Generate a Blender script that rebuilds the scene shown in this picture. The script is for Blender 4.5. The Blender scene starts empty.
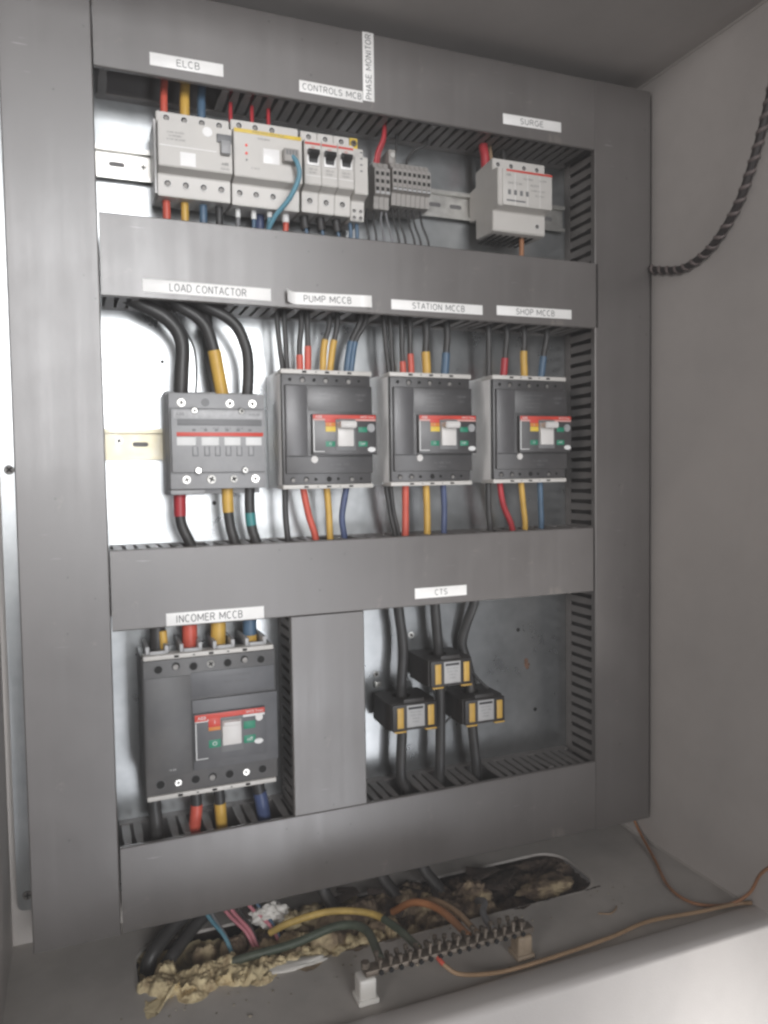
import bpy, bmesh, math, random
from mathutils import Vector, Matrix, noise
random.seed(7)
S = 0.001                 # everything below is measured in millimetres
OZ = 1.40                 # eye height above the floor of the room
scene = bpy.context.scene
COL = scene.collection

# ------------------------------------------------------------------ camera
cam_d = bpy.data.cameras.new('camera')
cam = bpy.data.objects.new('camera', cam_d); COL.objects.link(cam)
right = Vector((0.92965672, -0.368118, -0.01508371))
up = -Vector((-0.03245208, -0.04103641, -0.9986305))
fwd = Vector((0.36699488, 0.92887306, -0.05009597))
m = Matrix.Identity(4)
for i in range(3):
    m[i][0] = right[i]; m[i][1] = up[i]; m[i][2] = -fwd[i]
m[0][3], m[1][3], m[2][3] = 0.0, -0.85, OZ
cam.matrix_world = m
cam_d.sensor_fit = 'HORIZONTAL'; cam_d.sensor_width = 36.0; cam_d.lens = 36.0 * 769 / 768
cam_d.clip_start = 0.02; cam_d.clip_end = 50
scene.camera = cam

# ------------------------------------------------------------------ light
w = bpy.data.worlds.new('World'); scene.world = w; w.use_nodes = True
bg = w.node_tree.nodes['Background']
bg.inputs[0].default_value = (1.0, 0.93, 0.89, 1); bg.inputs[1].default_value = 0.035

def area(name, loc, target, sx, sy, power, color, spread=180):
    l = bpy.data.lights.new(name, 'AREA'); l.shape = 'RECTANGLE'; l.size = sx; l.size_y = sy
    l.energy = power; l.color = color; l.spread = math.radians(spread)
    o = bpy.data.objects.new(name, l); COL.objects.link(o)
    o.location = loc
    o.rotation_euler = (Vector(target) - Vector(loc)).to_track_quat('-Z', 'Y').to_euler()
    return o
# daylight from the doorway behind the photographer, who blocks its lower left part
area('doorway_light_upper', (0.12, -2.5, OZ + 0.56), (-0.10, 0, OZ + 0.20), 1.25, 1.3, 6.2, (0.99, 0.99, 1.0), 45)
area('doorway_light_lower', (0.76, -2.5, OZ - 1.20), (0.06, 0, OZ - 0.28), 0.66, 1.5, 1.45, (0.95, 0.96, 1.0), 33)
# fill lamp added on the left to brighten the side wall of the cabinet
area('side_fill_light', (-1.55, -1.75, OZ + 0.30), (0.72, -0.08, OZ + 0.14), 0.6, 0.9, 3.0, (1.0, 0.955, 0.935), 70)
# narrow fill lamp added low in front to brighten the sill
area('sill_fill_light', (0.95, -0.80, OZ - 1.45), (0.70, -0.207, OZ - 0.66), 0.35, 0.25, .62, (1.0, 0.99, 0.98), 20)

scene.view_settings.view_transform = 'Standard'; scene.view_settings.look = 'None'
scene.view_settings.exposure = 0.0; scene.view_settings.gamma = 1.0
scene.view_settings.use_curve_mapping = False
scene.cycles.filter_width = 2.6
scene.cycles.max_bounces = 8

# ------------------------------------------------------------------ materials
def mat(name, c, rough=0.5, metal=0.0, var=0.10, vs=60.0, bump=0.0, bs=400.0, spec=0.5, rvar=0.08, dust=0.0, c2=None, coat=0.0, stretch=None):
    M = bpy.data.materials.new(name); M.use_nodes = True
    nt = M.node_tree; N = nt.nodes; L = nt.links
    p = N['Principled BSDF']
    tc = N.new('ShaderNodeTexCoord'); vec = tc.outputs['Object']
    if stretch:
        mp = N.new('ShaderNodeMapping'); mp.inputs['Scale'].default_value = stretch
        L.new(vec, mp.inputs['Vector']); vec = mp.outputs['Vector']
    n1 = N.new('ShaderNodeTexNoise'); n1.inputs['Scale'].default_value = vs; n1.inputs['Detail'].default_value = 6; n1.inputs['Roughness'].default_value = 0.6
    L.new(vec, n1.inputs['Vector'])
    cr = N.new('ShaderNodeValToRGB')
    d = c2 if c2 else tuple(x * (1 - 2 * var) for x in c)
    e = c if c2 else tuple(min(1, x * (1 + var)) for x in c)
    cr.color_ramp.elements[0].color = (*d, 1); cr.color_ramp.elements[0].position = 0.28
    cr.color_ramp.elements[1].color = (*e, 1); cr.color_ramp.elements[1].position = 0.68
    L.new(n1.outputs['Fac'], cr.inputs['Fac'])
    out = cr.outputs['Color']
    if dust > 0:
        n2 = N.new('ShaderNodeTexNoise'); n2.inputs['Scale'].default_value = vs * 0.13; n2.inputs['Detail'].default_value = 9; n2.inputs['Roughness'].default_value = 0.7
        L.new(tc.outputs['Object'], n2.inputs['Vector'])
        mr = N.new('ShaderNodeMapRange'); mr.inputs[1].default_value = 0.45; mr.inputs[2].default_value = 0.8; mr.inputs[3].default_value = 0; mr.inputs[4].default_value = dust
        L.new(n2.outputs['Fac'], mr.inputs[0])
        mx = N.new('ShaderNodeMixRGB'); mx.inputs[2].default_value = (0.36, 0.31, 0.26, 1)
        L.new(mr.outputs[0], mx.inputs[0]); L.new(out, mx.inputs[1]); out = mx.outputs[0]
    L.new(out, p.inputs['Base Color'])
    rr = N.new('ShaderNodeMapRange'); rr.inputs[3].default_value = max(0.02, rough - rvar); rr.inputs[4].default_value = min(1, rough + rvar)
    L.new(n1.outputs['Fac'], rr.inputs[0]); L.new(rr.outputs[0], p.inputs['Roughness'])
    p.inputs['Metallic'].default_value = metal
    p.inputs['Specular IOR Level'].default_value = spec
    p.inputs['Coat Weight'].default_value = coat
    if bump > 0:
        nb = N.new('ShaderNodeTexNoise'); nb.inputs['Scale'].default_value = bs; nb.inputs['Detail'].default_value = 4
        L.new(tc.outputs['Object'], nb.inputs['Vector'])
        b = N.new('ShaderNodeBump'); b.inputs['Strength'].default_value = bump; b.inputs['Distance'].default_value = 0.001
        L.new(nb.outputs['Fac'], b.inputs['Height']); L.new(b.outputs['Normal'], p.inputs['Normal'])
    return M

def galvanised(name):
    M = bpy.data.materials.new(name); M.use_nodes = True
    nt = M.node_tree; N = nt.nodes; L = nt.links; p = N['Principled BSDF']
    tc = N.new('ShaderNodeTexCoord')
    n = N.new('ShaderNodeTexNoise'); n.inputs['Scale'].default_value = 9; n.inputs['Detail'].default_value = 7; n.inputs['Roughness'].default_value = .55
    L.new(tc.outputs['Object'], n.inputs['Vector'])
    n2 = N.new('ShaderNodeTexNoise'); n2.inputs['Scale'].default_value = 75; n2.inputs['Detail'].default_value = 2
    L.new(tc.outputs['Object'], n2.inputs['Vector'])
    mx = N.new('ShaderNodeMixRGB'); mx.inputs[0].default_value = 0.3
    L.new(n.outputs['Fac'], mx.inputs[1]); L.new(n2.outputs['Fac'], mx.inputs[2])
    cr = N.new('ShaderNodeValToRGB')
    cr.color_ramp.elements[0].color = (0.34, 0.355, 0.365, 1); cr.color_ramp.elements[0].position = 0.3
    cr.color_ramp.elements[1].color = (0.50, 0.515, 0.52, 1); cr.color_ramp.elements[1].position = 0.75
    L.new(mx.outputs[0], cr.inputs['Fac']); L.new(cr.outputs['Color'], p.inputs['Base Color'])
    rr = N.new('ShaderNodeMapRange'); rr.inputs[3].default_value = 0.22; rr.inputs[4].default_value = 0.36
    L.new(mx.outputs[0], rr.inputs[0]); L.new(rr.outputs[0], p.inputs['Roughness'])
    p.inputs['Metallic'].default_value = 0.95
    b = N.new('ShaderNodeBump'); b.inputs['Strength'].default_value = 0.06; b.inputs['Distance'].default_value = 0.001
    L.new(n.outputs['Fac'], b.inputs['Height']); L.new(b.outputs['Normal'], p.inputs['Normal'])
    return M

def duct_mat(name):
    """grey PVC: broad smears and vertical sheen streaks put into colour and gloss, a few pale scuffs and dark specks"""
    M = bpy.data.materials.new(name); M.use_nodes = True
    nt = M.node_tree; N = nt.nodes; L = nt.links; p = N['Principled BSDF']
    tc = N.new('ShaderNodeTexCoord')
    def nz(scale, detail, rough=.6, mapping=None, dist=0.0):
        n = N.new('ShaderNodeTexNoise'); n.inputs['Scale'].default_value = scale; n.inputs['Detail'].default_value = detail
        n.inputs['Roughness'].default_value = rough; n.inputs['Distortion'].default_value = dist
        v = tc.outputs['Object']
        if mapping:
            mp = N.new('ShaderNodeMapping'); mp.inputs['Scale'].default_value = mapping[0]; mp.inputs['Rotation'].default_value = mapping[1]; L.new(v, mp.inputs['Vector']); v = mp.outputs['Vector']
        L.new(v, n.inputs['Vector']); return n.outputs['Fac']
    def rng(src, a, b, c, d):
        m_ = N.new('ShaderNodeMapRange'); m_.inputs[1].default_value = a; m_.inputs[2].default_value = b; m_.inputs[3].default_value = c; m_.inputs[4].default_value = d
        L.new(src, m_.inputs[0]); return m_.outputs[0]
    def math_(op, a, b):
        m_ = N.new('ShaderNodeMath'); m_.operation = op; L.new(a, m_.inputs[0]); L.new(b, m_.inputs[1]); return m_.outputs[0]
    def mix(f, c1, col):
        m_ = N.new('ShaderNodeMixRGB'); m_.inputs[2].default_value = (*col, 1); L.new(f, m_.inputs[0]); L.new(c1, m_.inputs[1]); return m_.outputs[0]
    low = nz(6, 9, .62); streak = nz(1, 6, .6, ((95, 95, 3.0), (0, .02, 0))); fine = nz(160, 3)
    cr = N.new('ShaderNodeValToRGB'); cr.color_ramp.elements[0].position = .3; cr.color_ramp.elements[1].position = .7
    cr.color_ramp.elements[0].color = (0.104, 0.095, 0.091, 1); cr.color_ramp.elements[1].color = (0.130, 0.119, 0.114, 1)
    L.new(low, cr.inputs['Fac']); col = cr.outputs['Color']
    col = mix(rng(streak, .5, .75, 0, .12), col, (0.18, 0.168, 0.16))  # vertical sheen painted into the colour as paler streaks
    col = mix(rng(nz(26, 10, .7, None, 1.2), .63, .72, 0, .45), col, (0.24, 0.215, 0.19))                       # dust smears
    scr = nz(1, 3, .5, ((14, 14, 260), (0, .5, 0))); scr2 = nz(9, 3)
    col = mix(math_('MULTIPLY', rng(scr, .715, .74, 0, .7), rng(scr2, .52, .6, 0, 1)), col, (0.30, 0.29, 0.285))   # thin scratches
    vo = N.new('ShaderNodeTexVoronoi'); vo.inputs['Scale'].default_value = 34; L.new(tc.outputs['Object'], vo.inputs['Vector'])
    col = mix(rng(vo.outputs['Distance'], .035, .055, .6, 0), col, (0.03, 0.026, 0.024))                            # specks
    L.new(col, p.inputs['Base Color'])
    r_ = math_('ADD', rng(low, .25, .75, .30, .44), rng(streak, .3, .7, -.02, .03)); L.new(r_, p.inputs['Roughness'])
    p.inputs['Specular IOR Level'].default_value = 1.0
    b = N.new('ShaderNodeBump'); b.inputs['Strength'].default_value = .05; b.inputs['Distance'].default_value = .001
    L.new(fine, b.inputs['Height']); L.new(b.outputs['Normal'], p.inputs['Normal'])
    return M

def foam_mat(name):
    M = bpy.data.materials.new(name); M.use_nodes = True
    nt = M.node_tree; N = nt.nodes; L = nt.links; p = N['Principled BSDF']
    tc = N.new('ShaderNodeTexCoord')
    n = N.new('ShaderNodeTexNoise'); n.inputs['Scale'].default_value = 24; n.inputs['Detail'].default_value = 9; n.inputs['Roughness'].default_value = 0.62
    L.new(tc.outputs['Object'], n.inputs['Vector'])
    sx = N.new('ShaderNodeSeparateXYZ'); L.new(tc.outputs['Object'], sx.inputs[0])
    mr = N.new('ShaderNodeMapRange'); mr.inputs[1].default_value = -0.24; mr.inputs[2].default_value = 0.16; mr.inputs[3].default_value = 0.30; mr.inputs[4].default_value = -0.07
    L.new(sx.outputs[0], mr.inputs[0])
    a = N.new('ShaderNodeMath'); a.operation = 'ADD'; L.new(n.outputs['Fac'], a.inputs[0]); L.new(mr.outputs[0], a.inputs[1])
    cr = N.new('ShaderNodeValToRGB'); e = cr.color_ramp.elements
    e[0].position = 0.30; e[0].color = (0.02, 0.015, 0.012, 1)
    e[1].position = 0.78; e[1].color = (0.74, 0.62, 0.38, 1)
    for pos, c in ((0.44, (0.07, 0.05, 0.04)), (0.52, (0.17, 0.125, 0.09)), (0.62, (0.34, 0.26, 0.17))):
        k = e.new(pos); k.color = (*c, 1)
    L.new(a.outputs[0], cr.inputs['Fac']); L.new(cr.outputs['Color'], p.inputs['Base Color'])
    p.inputs['Roughness'].default_value = 0.85
    nb = N.new('ShaderNodeTexNoise'); nb.inputs['Scale'].default_value = 220; nb.inputs['Detail'].default_value = 5
    L.new(tc.outputs['Object'], nb.inputs['Vector'])
    b = N.new('ShaderNodeBump'); b.inputs['Strength'].default_value = 0.8; b.inputs['Distance'].default_value = 0.002
    L.new(nb.outputs['Fac'], b.inputs['Height']); L.new(b.outputs['Normal'], p.inputs['Normal'])
    return M

MT = dict(
    duct=duct_mat('duct_grey_plastic'),
    finger=mat('duct_finger_plastic', (0.175, 0.163, 0.157), 0.48, var=0.06, vs=40),
    inside=mat('duct_inside_plastic', (0.14, 0.135, 0.135), 0.6, var=0.06, vs=30),
    paint=mat('enclosure_paint', (0.57, 0.54, 0.52), 0.5, var=0.07, vs=5, bump=0.2, bs=600, dust=0.3),
    paintdirt=mat('enclosure_paint_dusty', (0.47, 0.445, 0.42), 0.6, var=0.10, vs=11, bump=0.12, bs=700, dust=0.45),
    galv=galvanised('galvanised_steel'),
    steel=mat('zinc_plated_steel', (0.62, 0.61, 0.58), 0.32, 0.9, var=0.08, vs=90),
    passiv=mat('yellow_passivated_steel', (0.62, 0.56, 0.40), 0.45, 0.4, var=0.10, vs=60, c2=(0.56, 0.53, 0.45)),
    brass=mat('tarnished_brass', (0.22, 0.19, 0.155), 0.55, 0.6, var=0.2, vs=150, c2=(0.13, 0.10, 0.08), dust=0.3),
    dsteel=mat('dull_screw_steel', (0.22, 0.21, 0.20), 0.5, 0.6, var=0.2, vs=200),
    white=mat('off_white_plastic', (0.56, 0.54, 0.51), 0.42, var=0.03, vs=40, dust=0.10),
    greyw=mat('light_grey_plastic', (0.82, 0.81, 0.80), 0.36, var=0.04, vs=40, dust=0.10),
    mccb=mat('breaker_charcoal_plastic', (0.048, 0.047, 0.049), 0.40, var=0.06, vs=70, bump=0.08, bs=1600, dust=0.06, spec=.9),
    mccb2=mat('breaker_slate_plastic', (0.080, 0.079, 0.083), 0.40, var=0.05, vs=70, bump=0.08, bs=1600, dust=0.06, spec=.9),
    incom=mat('incomer_grey_plastic', (0.085, 0.085, 0.087), 0.45, var=0.05, vs=50, bump=0.08, bs=1600, dust=0.14),
    incom2=mat('incomer_panel_plastic', (0.105, 0.108, 0.116), 0.45, var=0.05, vs=50, bump=0.05, bs=1600, dust=0.12),
    cont=mat('contactor_grey_plastic', (0.31, 0.312, 0.318), 0.45, var=0.05, vs=60, bump=0.06, bs=1500, dust=0.12),
    contd=mat('contactor_recess_plastic', (0.17, 0.172, 0.176), 0.5, var=0.05, vs=60),
    contl=mat('contactor_nameplate', (0.42, 0.42, 0.425), 0.45, var=0.1, vs=160),
    black=mat('black_plastic', (0.018, 0.018, 0.019), 0.45, var=0.1, vs=60, dust=0.06),
    hole=mat('dark_hole', (0.008, 0.008, 0.008), 0.8, var=0.1),
    ct=mat('black_transformer_plastic', (0.024, 0.022, 0.022), 0.5, var=0.1, vs=60, dust=0.10),
    cable=mat('black_cable_sheath', (0.036, 0.036, 0.037), 0.45, var=0.10, vs=50, dust=0.10),
    red=mat('red_sleeve', (0.60, 0.105, 0.070), 0.42, var=0.06, vs=60),
    dred=mat('dark_red_sleeve', (0.42, 0.035, 0.045), 0.42, var=0.06, vs=60),
    redp=mat('red_print', (0.58, 0.060, 0.040), 0.45, var=0.05, vs=60),
    pinkp=mat('pale_red_print', (0.62, 0.34, 0.31), 0.45, var=0.05, vs=60),
    yellow=mat('yellow_sleeve', (0.60, 0.37, 0.075), 0.42, var=0.06, vs=60),
    yellowp=mat('yellow_print', (0.70, 0.50, 0.06), 0.45, var=0.05, vs=60),
    orange=mat('orange_print', (0.62, 0.21, 0.03), 0.45, var=0.05, vs=60),
    orwire=mat('orange_wire_sheath', (0.36, 0.15, 0.06), 0.5, var=0.12, vs=40, dust=0.3),
    brown=mat('tan_wire_sheath', (0.37, 0.24, 0.14), 0.5, var=0.12, vs=40, dust=0.25),
    blue=mat('blue_sleeve', (0.075, 0.135, 0.21), 0.42, var=0.06, vs=60),
    navy=mat('navy_wire', (0.06, 0.085, 0.18), 0.42, var=0.06, vs=60),
    cyan=mat('light_blue_cable', (0.12, 0.28, 0.36), 0.42, var=0.06, vs=60),
    teal=mat('teal_tape', (0.05, 0.24, 0.24), 0.42, var=0.06, vs=60),
    green=mat('green_print', (0.015, 0.22, 0.13), 0.45, var=0.05, vs=60),
    gwire=mat('green_wire_sheath', (0.065, 0.085, 0.060), 0.5, var=0.15, vs=60, dust=0.25),
    gy=mat('yellow_earth_sheath', (0.50, 0.35, 0.10), 0.5, var=0.15, vs=60, dust=0.2),
    pinkw=mat('pink_wire_sheath', (0.55, 0.20, 0.24), 0.5, var=0.1, vs=60),
    gwhite=mat('grey_wire_sheath', (0.20, 0.20, 0.21), 0.5, var=0.1, vs=60),
    label=mat('label_tape', (0.86, 0.85, 0.83), 0.40, var=0.03, vs=30),
    ink=mat('label_ink', (0.035, 0.035, 0.04), 0.6, var=0.05),
    ink2=mat('faint_grey_print', (0.17, 0.17, 0.175), 0.6, var=0.05),
    wprint=mat('white_print', (0.70, 0.70, 0.69), 0.5, var=0.04),
    handle=mat('white_handle_plastic', (0.64, 0.62, 0.60), 0.38, var=0.03, vs=40),
    term=mat('terminal_grey_plastic', (0.30, 0.285, 0.27), 0.5, var=0.08, vs=60, dust=0.2),
    rust=mat('rust', (0.16, 0.085, 0.055), 0.85, var=0.3, vs=150),
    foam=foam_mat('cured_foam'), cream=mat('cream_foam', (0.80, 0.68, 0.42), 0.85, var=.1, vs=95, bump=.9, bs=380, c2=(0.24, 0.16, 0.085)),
    debris=mat('burnt_debris', (0.06, 0.045, 0.038), 0.9, var=0.4, vs=60, bump=0.6, bs=300),
    ceram=mat('white_insulator', (0.72, 0.70, 0.66), 0.35, var=0.06, vs=40, dust=0.2),
    rope=mat('spiral_wrap_dark', (0.03, 0.024, 0.024), 0.5, var=0.1, vs=80),
    ropel=mat('spiral_wrap_pale', (0.16, 0.13, 0.125), 0.5, var=0.1, vs=80),
    sticker=mat('grey_sticker', (0.45, 0.45, 0.45), 0.5, var=.05, vs=60, dust=.2),
    tan=mat('stained_insulator', (0.34, 0.26, 0.18), 0.6, var=.15, vs=60, dust=.5),
    grit=mat('floor_grit', (0.33, 0.29, 0.23), 0.9, var=.4, vs=90),
    led=mat('led_red', (0.8, 0.08, 0.06), 0.3, var=0.02),
)

# ------------------------------------------------------------------ mesh helpers
WLOC = {}

class G:
    """collects shapes, in millimetres, into one mesh"""
    def __init__(s): s.b = bmesh.new()
    def box(s, x0, x1, y0, y1, z0, z1, bev=0.0, seg=2):
        t = bmesh.new(); bmesh.ops.create_cube(t, size=1)
        for v in t.verts:
            v.co = Vector((x0 + (v.co.x + .5) * (x1 - x0), y0 + (v.co.y + .5) * (y1 - y0), z0 + (v.co.z + .5) * (z1 - z0)))
        if bev > 0: bmesh.ops.bevel(t, geom=t.edges[:], offset=bev, segments=seg, affect='EDGES', profile=0.5)
        return s.add(t)
    def add(s, t, M=None):
        if M is not None: bmesh.ops.transform(t, matrix=M, verts=t.verts)
        me = bpy.data.meshes.new('tmp'); t.to_mesh(me); t.free(); s.b.from_mesh(me); bpy.data.meshes.remove(me)
        return s
    def cyl(s, c, axis, r, h, n=20, r2=None, bev=0.0):
        t = bmesh.new(); bmesh.ops.create_cone(t, cap_ends=True, segments=n, radius1=r, radius2=r if r2 is None else r2, depth=h)
        if bev > 0: bmesh.ops.bevel(t, geom=[e for e in t.edges if len(e.link_faces) == 2 and any(len(f.verts) > 4 for f in e.link_faces)], offset=bev, segments=2, affect='EDGES')
        q = Vector((0, 0, 1)).rotation_difference(Vector(axis))
        return s.add(t, Matrix.Translation(Vector(c)) @ q.to_matrix().to_4x4())
    def prism(s, prof, a0, a1, axis='x', bev=0.0):
        """closed profile extruded along an axis: (y,z) along x, (x,z) along y, (x,y) along z"""
        def P(p, a): return (a, p[0], p[1]) if axis == 'x' else ((p[0], a, p[1]) if axis == 'y' else (p[0], p[1], a))
        t = bmesh.new(); A = [t.verts.new(P(p, a0)) for p in prof]; B = [t.verts.new(P(p, a1)) for p in prof]
        t.faces.new(A); t.faces.new(B[::-1]); n = len(prof)
        for i in range(n): t.faces.new((A[i], B[i], B[(i + 1) % n], A[(i + 1) % n]))
        bmesh.ops.recalc_face_normals(t, faces=t.faces)
        if bev > 0: bmesh.ops.bevel(t, geom=t.edges[:], offset=bev, segments=2, affect='EDGES', clamp_overlap=True)
        return s.add(t)
    def tube(s, pts, r, n=12, sub=8, r2=None, cap=True):
        P = spline(pts, sub); t = bmesh.new(); rings = []
        d = (P[1] - P[0]).normalized(); u = d.orthogonal().normalized()
        for i, p in enumerate(P):
            d2 = (P[min(i + 1, len(P) - 1)] - P[max(i - 1, 0)]).normalized()
            u = d.rotation_difference(d2) @ u; d = d2; v = d.cross(u)
            rr = r if r2 is None else r + (r2 - r) * i / (len(P) - 1)
            rings.append([t.verts.new(p + (u * math.cos(2 * math.pi * k / n) + v * math.sin(2 * math.pi * k / n)) * rr) for k in range(n)])
        for a, b in zip(rings, rings[1:]):
            for k in range(n): t.faces.new((a[k], a[(k + 1) % n], b[(k + 1) % n], b[k]))
        if cap: t.faces.new(rings[0][::-1]); t.faces.new(rings[-1])
        bmesh.ops.recalc_face_normals(t, faces=t.faces)
        return s.add(t)
    def lump(s, c, r, amp=0.3, sub=3, sc=(1, 1, 1), freq=2.0):
        t = bmesh.new(); bmesh.ops.create_icosphere(t, subdivisions=sub, radius=1)
        off = Vector((random.uniform(0, 99), random.uniform(0, 99), random.uniform(0, 99)))
        for v in t.verts:
            k = 1 + amp * noise.fractal(v.co * freq + off, 0.8, 2.0, 4)
            v.co = Vector((v.co.x * sc[0], v.co.y * sc[1], v.co.z * sc[2])) * k * r + Vector(c)
        return s.add(t)

def spline(pts, sub=8):
    P = [Vector(p) for p in pts]
    if len(P) == 2: return [P[0].lerp(P[1], i / 4) for i in range(5)]
    out = []
    for i in range(len(P) - 1):
        a = P[i - 1] if i > 0 else P[0] * 2 - P[1]; b = P[i]; c = P[i + 1]
        d = P[i + 2] if i + 2 < len(P) else P[-1] * 2 - P[-2]
        for k in range(sub):
            t = k / sub
            out.append(0.5 * ((2 * b) + (c - a) * t + (2 * a - 5 * b + 4 * c - d) * t * t + (3 * b - a - 3 * c + d) * t ** 3))
    out.append(P[-1]); return out

def W(p): return Vector((p[0] * S, p[1] * S, p[2] * S + OZ))

def place(o, world, parent=None):
    WLOC[o] = world
    if parent is not None:
        o.parent = parent; o.location = world - WLOC[parent]
    else: o.location = world
    COL.objects.link(o); return o

def mesh_from(g, name, material, angle=38):
    """mesh data centred on its own bounding box; returns it and that centre in mm"""
    b = g.b
    lo = Vector([min(v.co[i] for v in b.verts) for i in range(3)]); hi = Vector([max(v.co[i] for v in b.verts) for i in range(3)])
    c = (lo + hi) / 2
    for v in b.verts: v.co = (v.co - c) * S
    me = bpy.data.meshes.new(name); b.to_mesh(me); b.free()
    for p in me.polygons: p.use_smooth = True
    me.set_sharp_from_angle(angle=math.radians(angle))
    me.materials.append(MT[material] if isinstance(material, str) else material)
    return me, c

def mk(name, g, material, parent=None, label=None, cat=None, group=None, kind=None, angle=38):
    me, c = mesh_from(g, name, material, angle)
    o = place(bpy.data.objects.new(name, me), W(c), parent)
    return tag(o, label, cat, group, kind)

def tag(o, label=None, cat=None, group=None, kind=None):
    if label: o['label'] = label
    if cat: o['category'] = cat
    if group: o['group'] = group
    if kind: o['kind'] = kind
    return o

def inst(name, me, at, parent, rot=None, scale=None):
    o = bpy.data.objects.new(name, me); place(o, W(at), parent)
    if rot: o.rotation_euler = rot
    if scale: o.scale = scale
    return o

def thing(name, at, label, cat, group=None):
    o = bpy.data.objects.new(name, None); o.empty_display_size = 0.02
    place(o, W(at)); return tag(o, label, cat, group)

def B(*a, **k): return G().box(*a, **k)

TEXT = {}
def text(name, s, x, z, y, h, material, parent, align='CENTER', vertical=False, sx=1.0):
    """flat lettering on the face y, cap height h, centred on (x, z)"""
    key = (s, h, material, align, vertical, sx)
    if key not in TEXT:
        cu = bpy.data.curves.new('t', 'FONT'); cu.body = s; cu.align_x = align; cu.align_y = 'CENTER'; cu.size = 1.0; cu.resolution_u = 3
        ob = bpy.data.objects.new('t', cu); COL.objects.link(ob)
        dg = bpy.context.evaluated_depsgraph_get(); me = bpy.data.meshes.new_from_object(ob.evaluated_get(dg))
        bpy.data.objects.remove(ob); bpy.data.curves.remove(cu)
        k = h / 0.70 * S
        for v in me.vertices:
            a, b_ = v.co.x * k * sx, v.co.y * k
            v.co = (-b_, 0, a) if vertical else (a, 0, b_)
        me.materials.clear(); me.materials.append(MT[material]); me.name = name; TEXT[key] = me
    return inst(name, TEXT[key], (x, y - 0.12, z), parent)

# plain upper case strokes for the printed tapes
def arc(cx, cy, rx, ry, a0, a1, n=10): return [(cx + rx * math.cos(math.radians(a0 + (a1 - a0) * i / n)), cy + ry * math.sin(math.radians(a0 + (a1 - a0) * i / n))) for i in range(n + 1)]
GLY = {
    'A': (.72, [[(.02, 0), (.36, 1), (.70, 0)], [(.15, .34), (.57, .34)]]),
    'B': (.66, [[(.34, .53)] + arc(.36, .265, .24, .265, 90, -90) + [(.07, 0), (.07, 1)] + arc(.34, .765, .22, .235, 90, -90) + [(.07, .53)]]),
    'C': (.72, [arc(.39, .5, .33, .5, 50, 310, 18)]),
    'D': (.72, [[(.07, 0), (.07, 1)] + arc(.33, .5, .34, .5, 90, -90, 14) + [(.07, 0)]]),
    'E': (.62, [[(.58, 1), (.07, 1), (.07, 0), (.60, 0)], [(.07, .52), (.53, .52)]]),
    'G': (.78, [arc(.40, .5, .34, .5, 48, 360, 18) + [(.74, .47), (.44, .47)]]),
    'H': (.72, [[(.07, 0), (.07, 1)], [(.65, 0), (.65, 1)], [(.07, .53), (.65, .53)]]),
    'I': (.26, [[(.13, 0), (.13, 1)]]),
    'L': (.56, [[(.07, 1), (.07, 0), (.54, 0)]]),
    'M': (.96, [[(.07, 0), (.07, 1), (.48, .22), (.89, 1), (.89, 0)]]),
    'N': (.72, [[(.07, 0), (.07, 1), (.65, 0), (.65, 1)]]),
    'O': (.80, [arc(.40, .5, .34, .5, 90, 449, 22)]),
    'P': (.66, [[(.07, 0), (.07, 1)] + arc(.36, .74, .24, .26, 90, -90) + [(.07, .48)]]),
    'R': (.72, [[(.07, 0), (.07, 1)] + arc(.38, .75, .24, .25, 90, -90) + [(.07, .50)], [(.36, .50), (.66, 0)]]),
    'S': (.66, [arc(.33, .75, .25, .25, 30, 270, 10) + arc(.33, .25, .27, .25, 90, -150, 10)[1:]]),
    'T': (.62, [[(.02, 1), (.60, 1)], [(.31, 1), (.31, 0)]]),
    'U': (.72, [[(.07, 1), (.07, .34)] + arc(.36, .34, .29, .34, 180, 360, 12) + [(.65, 1)]]),
}
def lettering(s, cx, cz, y, h, span, parent, vertical=False, wt=.115):
    """stroke capitals of cap height h filling 'span' millimetres, centred on (cx, cz)"""
    adv = 0; pens = []
    for ch in s:
        if ch == ' ': adv += .50; continue
        wd, st = GLY[ch]
        for pl in st: pens.append([(adv + a, b) for a, b in pl])
        adv += wd + .16
    cut = []
    for pl in pens:
        cur = [pl[0]]
        for i in range(1, len(pl)):
            cur.append(pl[i])
            if i < len(pl) - 1:
                d0 = (Vector(pl[i]) - Vector(pl[i - 1])).normalized(); d1 = (Vector(pl[i + 1]) - Vector(pl[i])).normalized()
                if d0.dot(d1) < .05: cut.append(cur); cur = [pl[i]]
        cut.append(cur)
    pens = cut
    adv -= .16; k = span / (adv * h); b = bmesh.new(); tw = h * wt / 2
    for q, pl in enumerate(pens):
        P = [Vector((a * h * k - span / 2, c_ * h - h / 2)) for a, c_ in pl]; yy = y - .06 - .015 * (q % 7); L_, R_ = [], []
        for i, p_ in enumerate(P):
            d0 = (p_ - P[i - 1]).normalized() if i else None; d1 = (P[i + 1] - p_).normalized() if i < len(P) - 1 else None
            if d0 is None: d0 = d1
            if d1 is None: d1 = d0
            n0, n1 = Vector((-d0.y, d0.x)), Vector((-d1.y, d1.x)); mm = n0 + n1
            mm = mm / max(.55, mm.length_squared / 2) if mm.length > 1e-4 else n0
            for lst, sg in ((L_, 1), (R_, -1)):
                v = p_ + mm * tw * sg
                lst.append(b.verts.new((cx - v.y, yy, cz + v.x) if vertical else (cx + v.x, yy, cz + v.y)))
        for i in range(len(P) - 1): b.faces.new((L_[i], L_[i + 1], R_[i + 1], R_[i]))
    return mk('lettering', G().add(b), 'ink', parent)

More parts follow.
